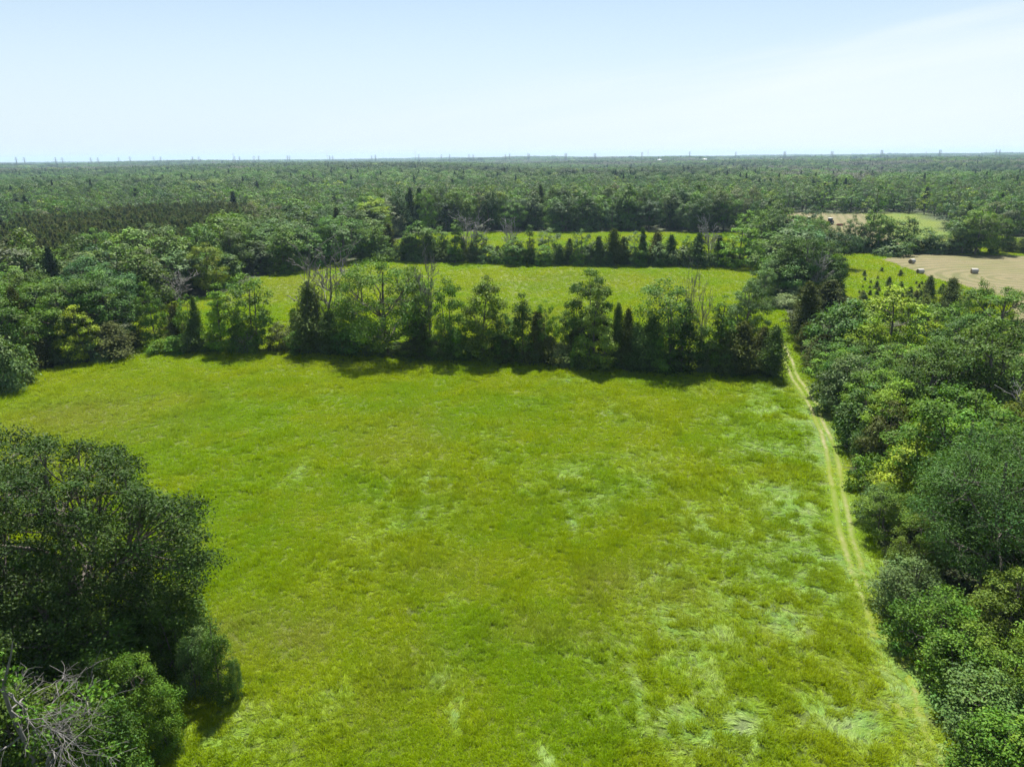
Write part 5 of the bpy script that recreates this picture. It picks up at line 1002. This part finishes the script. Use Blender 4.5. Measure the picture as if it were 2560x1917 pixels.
def build_grass():
    r = np.random.default_rng(71)
    def field(y0, y1, dens, sc0):
        n = int(dens*(y1-y0)*1.6*(y1+y0)/2); y = y0+(y1-y0)*np.sqrt(r.random(n))if y0 < 1 else np.sqrt(r.uniform(y0*y0, y1*y1, n)); x = r.uniform(-.8, .8, n)*y
        k = (inpoly(x, y, D_A) | (inpoly(x, y, D_B) & ~inpoly(x, y, D_HAY))) & ~(inpoly(x, y, D_RB) & (distline(x, y, D_RB[:10]) > 3)); return x[k], y[k], np.full(k.sum(), sc0)
    A = [field(24, 60, 19, .55), field(60, 100, 10.0, .70), field(100, 150, 5.5, .85), field(150, 320, 2.2, 1.0)]
    x, y, s = [np.concatenate(q) for q in zip(*A)]
    dL = np.minimum(distline(x, y, D_rutL), distline(x, y, D_rutR)); k = (dL > .30) | (r.random(len(x)) < .35+.5*np.clip((52-y)/16, 0, 1)); x, y, s = x[k], y[k], s[k]; dL = dL[k]
    pm = pale_mask(x, y); bm = brown_mask(x, y); dm = dark_mask(x, y); n = len(x)
    # patches of taller, darker weeds
    tall = fbm(x, y, 2.6, 63, 3)
    lodged = (r.random(n) < pm*1.15) ; idx = np.where(lodged, r.integers(6, 10, n), np.where(r.random(n) < np.clip((tall-.56)*4, 0, .6), r.integers(4, 6, n), r.integers(0, 4, n)))
    ang = fbm(x, y, 9, 65, 3)*4*pi+fbm(x, y, 2.2, 66, 2)*2.5; rz = np.where(lodged, ang+r.normal(size=n)*.35, r.uniform(0, 6.28, n))
    s = s*(.8+.4*tall)*r.uniform(.8, 1.2, n); hz = s*np.where(lodged, .75, 1)*(.8+.4*fbm(x, y, 5, 69, 3)); hz *= np.maximum(np.clip(dL/1.6, .15, 1), np.clip((54-y)/12, 0, .75))
    far_ = y > 105; idx = np.where(far_ & (idx > 3), idx % 4, idx); keep = r.random(n) > dm*1.2
    pm = np.maximum(pm, np.where(dL < .32, .9, 0)); pale = np.clip(pm*np.where(lodged, 1.0, .35)*r.uniform(.6, 1.15, n), 0, 1)
    t = np.stack([pale, bm*r.uniform(.4, 1.1, n), dm*.6], 1)
    rz_ = rough_zone(x, y)*(y < 105); cl = fbm(x, y, 1.0, 87, 3); wd = (cl > .585) & (r.random(n) < rz_*.8) & (dL > .8)
    idx = np.where(wd, r.integers(4, 6, n), idx); s = np.where(wd, s*1.25, s); hz = np.where(wd, hz*1.2, hz); t[:, 0] = np.where(wd, t[:, 0]*.15, t[:, 0]); t[:, 2] = np.where(wd, np.maximum(t[:, 2], .16*r.random(n)), t[:, 2])
    pos = np.stack([x, y, np.zeros(n)], 1)
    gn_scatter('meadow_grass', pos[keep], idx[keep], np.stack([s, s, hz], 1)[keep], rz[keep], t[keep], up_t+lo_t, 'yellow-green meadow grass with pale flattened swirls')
build_grass()

# ------------------------------------------------------------------ hay bales
M_WRAP = simple('bale_net_wrap', (.30, .285, .25), .7); M_STRAW = simple('bale_straw_ends', (.20, .16, .085), .95)
def bale_meshes():
    n = 28; prof_ = [(-.76, .66), (-.70, .755), (-.4, .77), (0, .76), (.4, .77), (.70, .755), (.76, .66)]; r = np.random.default_rng(5)
    V = []; F1 = []
    for i, (x, q) in enumerate(prof_):
        for j in range(n): a = j*2*pi/n; k = q*(1+r.normal()*.008); zz = sin(a)*k; V.append((x, cos(a)*k, max(zz, -.70)+.70))
    for i in range(len(prof_)-1):
        for j in range(n): F1.append((i*n+j, i*n+(j+1) % n, (i+1)*n+(j+1) % n, (i+1)*n+j))
    body = mesh('wrap', V, np.array(F1), [M_WRAP], True)
    E = []; FE = []
    for sx in (-1, 1):
        o = len(E); E.append((sx*.79, 0, .72))
        rings = [.2, .36, .52, .66]
        for k, q in enumerate(rings):
            for j in range(n): a = j*2*pi/n; E.append((sx*(.775 if k % 2 else .79) if q < .66 else sx*.762, cos(a)*q, max(sin(a)*q, -.69)+.70))
        for k in range(3):
            for j in range(n): FE.append((o+1+k*n+j, o+1+k*n+(j+1) % n, o+1+(k+1)*n+(j+1) % n, o+1+(k+1)*n+j))
        FE += [(o, o, o, o)]*0
        for j in range(n): E_ = None; FE.append((o, o+1+j, o+1+(j+1) % n, o))if False else None
    ends = mesh('ends', E, np.array(FE), [M_STRAW], True)
    return body, ends
bm_, em_ = bale_meshes()
BL = ['round hay bale farthest away, on the far field left of the tractor', 'round hay bale at the left rim of the far hay field behind tree tops', 'round hay bale nearest the willow bush at the corner of the mown field',
      'round hay bale at the left rim of the mown field, below the corner bale', 'round hay bale standing alone in the open mown field']
for (x, y, a), lb in zip(D_BALES, BL):
    o = bpy.data.objects.new('hay_bale', None); COL.objects.link(o); o.location = (x, y, .02); o.rotation_euler = (0, 0, radians(a)); o.scale = (1.0, .92, .92)
    o['label'] = lb; o['category'] = 'hay bale'; o['group'] = 'round hay bales'
    ob('net_wrap', bm_, o); ob('straw_face', em_, o)

# ------------------------------------------------------------------ tractor with rake
def box(c, s, rz=0, taper=1.0):
    x, y, z = s[0]/2, s[1]/2, s[2]/2; V = [(-x, -y, -z), (x, -y, -z), (x, y, -z), (-x, y, -z), (-x*taper, -y*taper, z), (x*taper, -y*taper, z), (x*taper, y*taper, z), (-x*taper, y*taper, z)]
    V = np.array(V); ca, sa = cos(rz), sin(rz); V = V@np.array([[ca, sa, 0], [-sa, ca, 0], [0, 0, 1]])+np.array(c)
    return V, np.array([(0, 3, 2, 1), (4, 5, 6, 7), (0, 1, 5, 4), (1, 2, 6, 5), (2, 3, 7, 6), (3, 0, 4, 7)])
def cyl(c, rad, w, axis='y', n=20, hub=0):
    a = np.arange(n)*2*pi/n; ring = np.stack([np.cos(a)*rad, np.zeros(n), np.sin(a)*rad], 1)
    rr = np.stack([np.cos(a)*rad*.86, np.zeros(n), np.sin(a)*rad*.86], 1)
    V = np.concatenate([ring+[0, -w*.42, 0], ring+[0, w*.42, 0], rr+[0, -w/2, 0], rr+[0, w/2, 0], [[0, -w/2, 0], [0, w/2, 0]]]); i = np.arange(n); j = (i+1) % n
    if axis == 'x': V = V[:, [1, 0, 2]]
    if axis == 'z': V = V[:, [0, 2, 1]]
    F_ = [np.stack([i, j, j+n, i+n], 1), np.stack([i, i+2*n, j+2*n, j], 1), np.stack([i+n, j+n, j+3*n, i+3*n], 1), np.stack([i+2*n, np.full(n, 4*n), np.full(n, 4*n), j+2*n], 1)[:, [0, 1, 3]], np.stack([i+3*n, j+3*n, np.full(n, 4*n+1)], 1)]
    return V+np.array(c), F_
def merge(*parts):
    Vs = []; Q = []; T3 = []; o = 0
    for V, F_ in parts:
        for f in (F_ if isinstance(F_, list) else [F_]): (Q if f.shape[1] == 4 else T3).append(f+o)
        Vs.append(V); o += len(V)
    r_ = []
    if Q: r_.append(np.concatenate(Q))
    if T3: r_.append(np.concatenate(T3))
    return np.concatenate(Vs), r_
M_RED = simple('tractor_paint', (.16, .035, .03), .4); M_BLK = simple('tyre_rubber', (.02, .02, .02), .9); M_GLASS = simple('cab_glass', (.03, .04, .05), .1); M_ROOF = simple('cab_roof_white', (.55, .55, .52), .5)
M_RIM = simple('wheel_rim', (.4, .38, .33), .5); M_STEEL = simple('galvanised_steel', (.2, .21, .22), .6, .2); M_DK = simple('dark_metal', (.05, .05, .055), .6, .3)
tr = bpy.data.objects.new('tractor', None); COL.objects.link(tr); tr.location = (D_TRACTOR[0], D_TRACTOR[1], .03); tr.rotation_euler = (0, 0, radians(206))
tr['label'] = 'dark red tractor with pale cab roof working on the far hay field'; tr['category'] = 'tractor'
ob('body', mesh('tractor_body', *merge(box((1.5, 0, 1.25), (2.2, .85, .75), 0, .9), box((.2, 0, .85), (4.2, .5, .4)), box((2.55, 0, 1.2), (.15, .8, .7)), box((-.45, 0, 1.2), (1.5, 1.3, .5))), [M_RED]), tr)
cb_ = ob('cab', mesh('cab', *merge(box((-.35, 0, 2.05), (1.45, 1.4, 1.3), 0, .88)), [M_GLASS]), tr)
ob('roof', mesh('cab_roof', *merge(box((-.35, 0, 2.82), (1.75, 1.6, .2), 0, .92)), [M_ROOF]), cb_)
for sx in (-1, 1):
    for sy in (-1, 1): ob('post', mesh('cab_post', *merge(box((-.35+sx*.66, sy*.64, 2.05), (.08, .08, 1.34))), [M_DK]), cb_)
ob('exhaust', mesh('exhaust', *merge(cyl((1.2, .3, 2.1), .06, 1.1, 'z', 8)), [M_DK]), tr)
ob('hitch', mesh('hitch', *merge(box((-1.9, 0, .6), (1.4, .12, .12))), [M_DK]), tr)
for x, y, q, w in ((-.75, .85, .85, .5), (-.75, -.85, .85, .5), (1.95, .75, .55, .38), (1.95, -.75, .55, .38)):
    wh = ob('wheel', mesh('tyre', *merge(cyl((x, y, q), q, w)), [M_BLK], False), tr)
    ob('rim', mesh('rim', *merge(cyl((x, y, q), q*.5, w+.04)), [M_RIM]), wh)
    if q > .7: ob('mudguard', mesh('mudguard', *merge(box((x, y, 1.78), (1.2, .5, .08)), box((x-.62, y, 1.55), (.08, .5, .5))), [M_RED]), tr)
rk = bpy.data.objects.new('hay_rake', None); COL.objects.link(rk); rk.location = (D_RAKE[0]+.6, D_RAKE[1], .03); rk.rotation_euler = (0, 0, radians(190))
rk['label'] = 'low rusty hay rake drawn behind the tractor on the far field'; rk['category'] = 'farm implement'
ob('frame', mesh('rake_frame', *merge(box((0, 0, .65), (3.2, .12, .12)), box((0, .7, .6), (3.0, .1, .1)), box((1.0, .35, .65), (.1, .9, .1)), box((-1.0, .35, .65), (.1, .9, .1)), box((2.0, 0, .6), (1.2, .1, .1))), [simple('rusty_steel', (.2, .07, .035), .8)]), rk)
for k in range(5):
    w = ob('raking_wheel', mesh('raking_wheel', *merge(cyl((-1.3+k*.62, .35, .5), .5, .06)), [simple('rake_red', (.25, .05, .03), .6)] if k == 0 else [bpy.data.materials['rake_red']]), rk)
for s in (-1, 1): ob('tyre', mesh('rake_tyre', *merge(cyl((.3, s*.9, .28), .28, .18)), [M_BLK]), rk)

# ------------------------------------------------------------------ power line towers, masts and farm buildings on the horizon
def beam(a, b, w): return tube([(np.array([a, b], float), np.array([w, w]))], 4)
def pylon_parts():
    legs = []; br = []; arms = []; H = 42; bw = 3.0; tw = .8
    for sx in (-1, 1):
        for sy in (-1, 1):
            legs.append(beam((sx*bw, sy*bw, 0), (sx*tw, sy*tw, 27), .3)); legs.append(beam((sx*tw, sy*tw, 27), (sx*.45, sy*.45, H), .26))
    zs = [0, 8, 15, 21, 27, 31, 35, 39]
    wd = lambda z: bw+(tw-bw)*z/27 if z < 27 else tw+(.45-tw)*(z-27)/15
    for z0, z1 in zip(zs[:-1], zs[1:]):
        for sy in (-1, 1):
            br.append(beam((-wd(z0), sy*wd(z0), z0), (wd(z1), sy*wd(z1), z1), .11)); br.append(beam((wd(z0), sy*wd(z0), z0), (-wd(z1), sy*wd(z1), z1), .11))
            br.append(beam((sy*wd(z0), -wd(z0), z0), (sy*wd(z1), wd(z1), z1), .11))
    for z, w in ((29, 5.0), (34, 6.2), (39, 4.6)):
        for sx in (-1, 1):
            arms.append(merge(beam((0, 0, z), (sx*w, 0, z+.2), .2), beam((0, 0, z+2), (sx*w, 0, z+.2), .15), beam((sx*w, 0, z+.2), (sx*w, 0, z-2.2), .16)))
    return merge(*legs), merge(*br), [merge((V, F_[0])) for V, F_ in arms]
lg, brc, arms = pylon_parts()
lm = mesh('pylon_legs', *lg, [M_STEEL]); bm2 = mesh('pylon_bracing', *brc, [M_STEEL]); am = [mesh('pylon_arm', *a, [M_STEEL]) for a in arms]
for i, (x, y) in enumerate(D_PYLON):
    o = bpy.data.objects.new('pylon', None); COL.objects.link(o); z = float(terrain(x, y)); o.location = (x, y, -1.5-(i*29 % 7)*.45); o.rotation_euler = (0, 0, radians(8+(i*37) % 23)); 
    o['category'] = 'pylon'; o['group'] = 'lattice power line towers along the horizon'
    side = 'left' if x < -900 else ('middle' if x < 600 else 'right'); o['label'] = 'distant lattice power line tower on the %s part of the horizon' % side
    ob('legs', lm, o); ob('bracing', bm2, o)
    for a in am: ob('crossarm', a, o)
M_MAST = simple('mast_red_white', (.35, .30, .30), .6)
MN = ['tall radio mast between power line towers, left of the middle horizon', 'tallest radio mast on the horizon, a little left of centre', 'red and white radio mast right of the centre horizon', 'slim radio mast at the left horizon', 'faint slim radio mast at the right horizon']
for (x, y, h), lb in zip(D_MAST, MN):
    o = bpy.data.objects.new('radio_mast', None); COL.objects.link(o); o.location = (x, y, 0); o['category'] = 'mast'; o['label'] = lb
    q = []
    for k in range(3): a = k*2.094; q.append(beam((cos(a)*1.2, sin(a)*1.2, 0), (cos(a)*.7, sin(a)*.7, h), .11))
    for zz in np.arange(2, h-2, 4): q.append(beam((1.1, 0, zz), (-.6, .9, zz+3), .12)); q.append(beam((-.6, .9, zz), (-.6, -.9, zz+3), .12)); q.append(beam((-.6, -.9, zz), (1.1, 0, zz+3), .12))
    ob('lattice', mesh('mast_lattice', *merge(*q), [M_MAST]), o); ob('antenna', mesh('mast_antenna', *merge(beam((0, 0, h), (0, 0, h+5), .15), cyl((.9, 0, h-5), .9, .5, 'x', 12)), [M_ROOF]), o)
M_BW = simple('white_siding', (.75, .76, .76), .5); M_BR = simple('red_siding', (.35, .06, .04), .7); M_RF = simple('metal_roof', (.62, .64, .66), .35, .2); M_WIN = simple('dark_window', (.03, .035, .04), .15)
BNL = ['white farm building on the left part of the horizon', 'red barn with pale roof at the right horizon', 'long white farm building at the right horizon, left one', 'long white farm building at the right horizon, right one', 'small white house far off, right of the centre horizon', 'small white house beside two round trees at the right horizon', 'small red barn near the centre horizon']
for (x, y, c), lb in zip(D_BARN, BNL):
    z = float(terrain(x, y)); o = bpy.data.objects.new('farm_building', None); COL.objects.link(o); o.location = (x, y, z+8); o.rotation_euler = (0, 0, radians((x*3) % 40-20)); o['label'] = lb; o['category'] = 'building'
    Lh, W_, h, rh = 15, 9, 4, 3
    ob('walls', mesh('walls', *merge(box((0, 0, h/2-3.5), (Lh, W_, h+7))), [M_BR if c == 'red' else M_BW]), o)
    Vr = np.array([(-Lh/2-.6, -W_/2-.6, h-.05), (Lh/2+.6, -W_/2-.6, h-.05), (Lh/2+.6, W_/2+.6, h-.05), (-Lh/2-.6, W_/2+.6, h-.05), (-Lh/2-.6, 0, h+rh), (Lh/2+.6, 0, h+rh)])
    ob('roof', mesh('gable_roof', Vr, [np.array([(0, 1, 5, 4), (2, 3, 4, 5), (0, 3, 2, 1)]), np.array([(0, 4, 3), (1, 2, 5)])], [M_RF]), o)
    ob('door', mesh('barn_door', *merge(box((0, -W_/2-.03, 2), (4, .1, 4))), [M_WIN]), o)
    for k in (-6, -3.6, 3.6, 6): ob('window', mesh('window', *merge(box((k, -W_/2-.03, 2), (1.4, .1, 1.3))), [M_WIN]), o)

# ------------------------------------------------------------------ haze
def build_haze():
    m, nt = newmat('haze_air'); out = N(nt, 'ShaderNodeOutputMaterial'); v = N(nt, 'ShaderNodeVolumePrincipled')
    v.inputs['Color'].default_value = (.55, .78, 1.0, 1); v.inputs['Density'].default_value = HAZE; v.inputs['Anisotropy'].default_value = 0.0
    L(nt, v.outputs[0], out.inputs['Volume'])
    V, F_ = box((0, 2500, (68-16)/2), (17000, 15000, 68+16)); me = mesh('haze', V, F_, [m])
    ob('haze', me, kind='stuff', label='thin bluish summer haze over the whole landscape')
HAZE = 9e-5
build_haze()
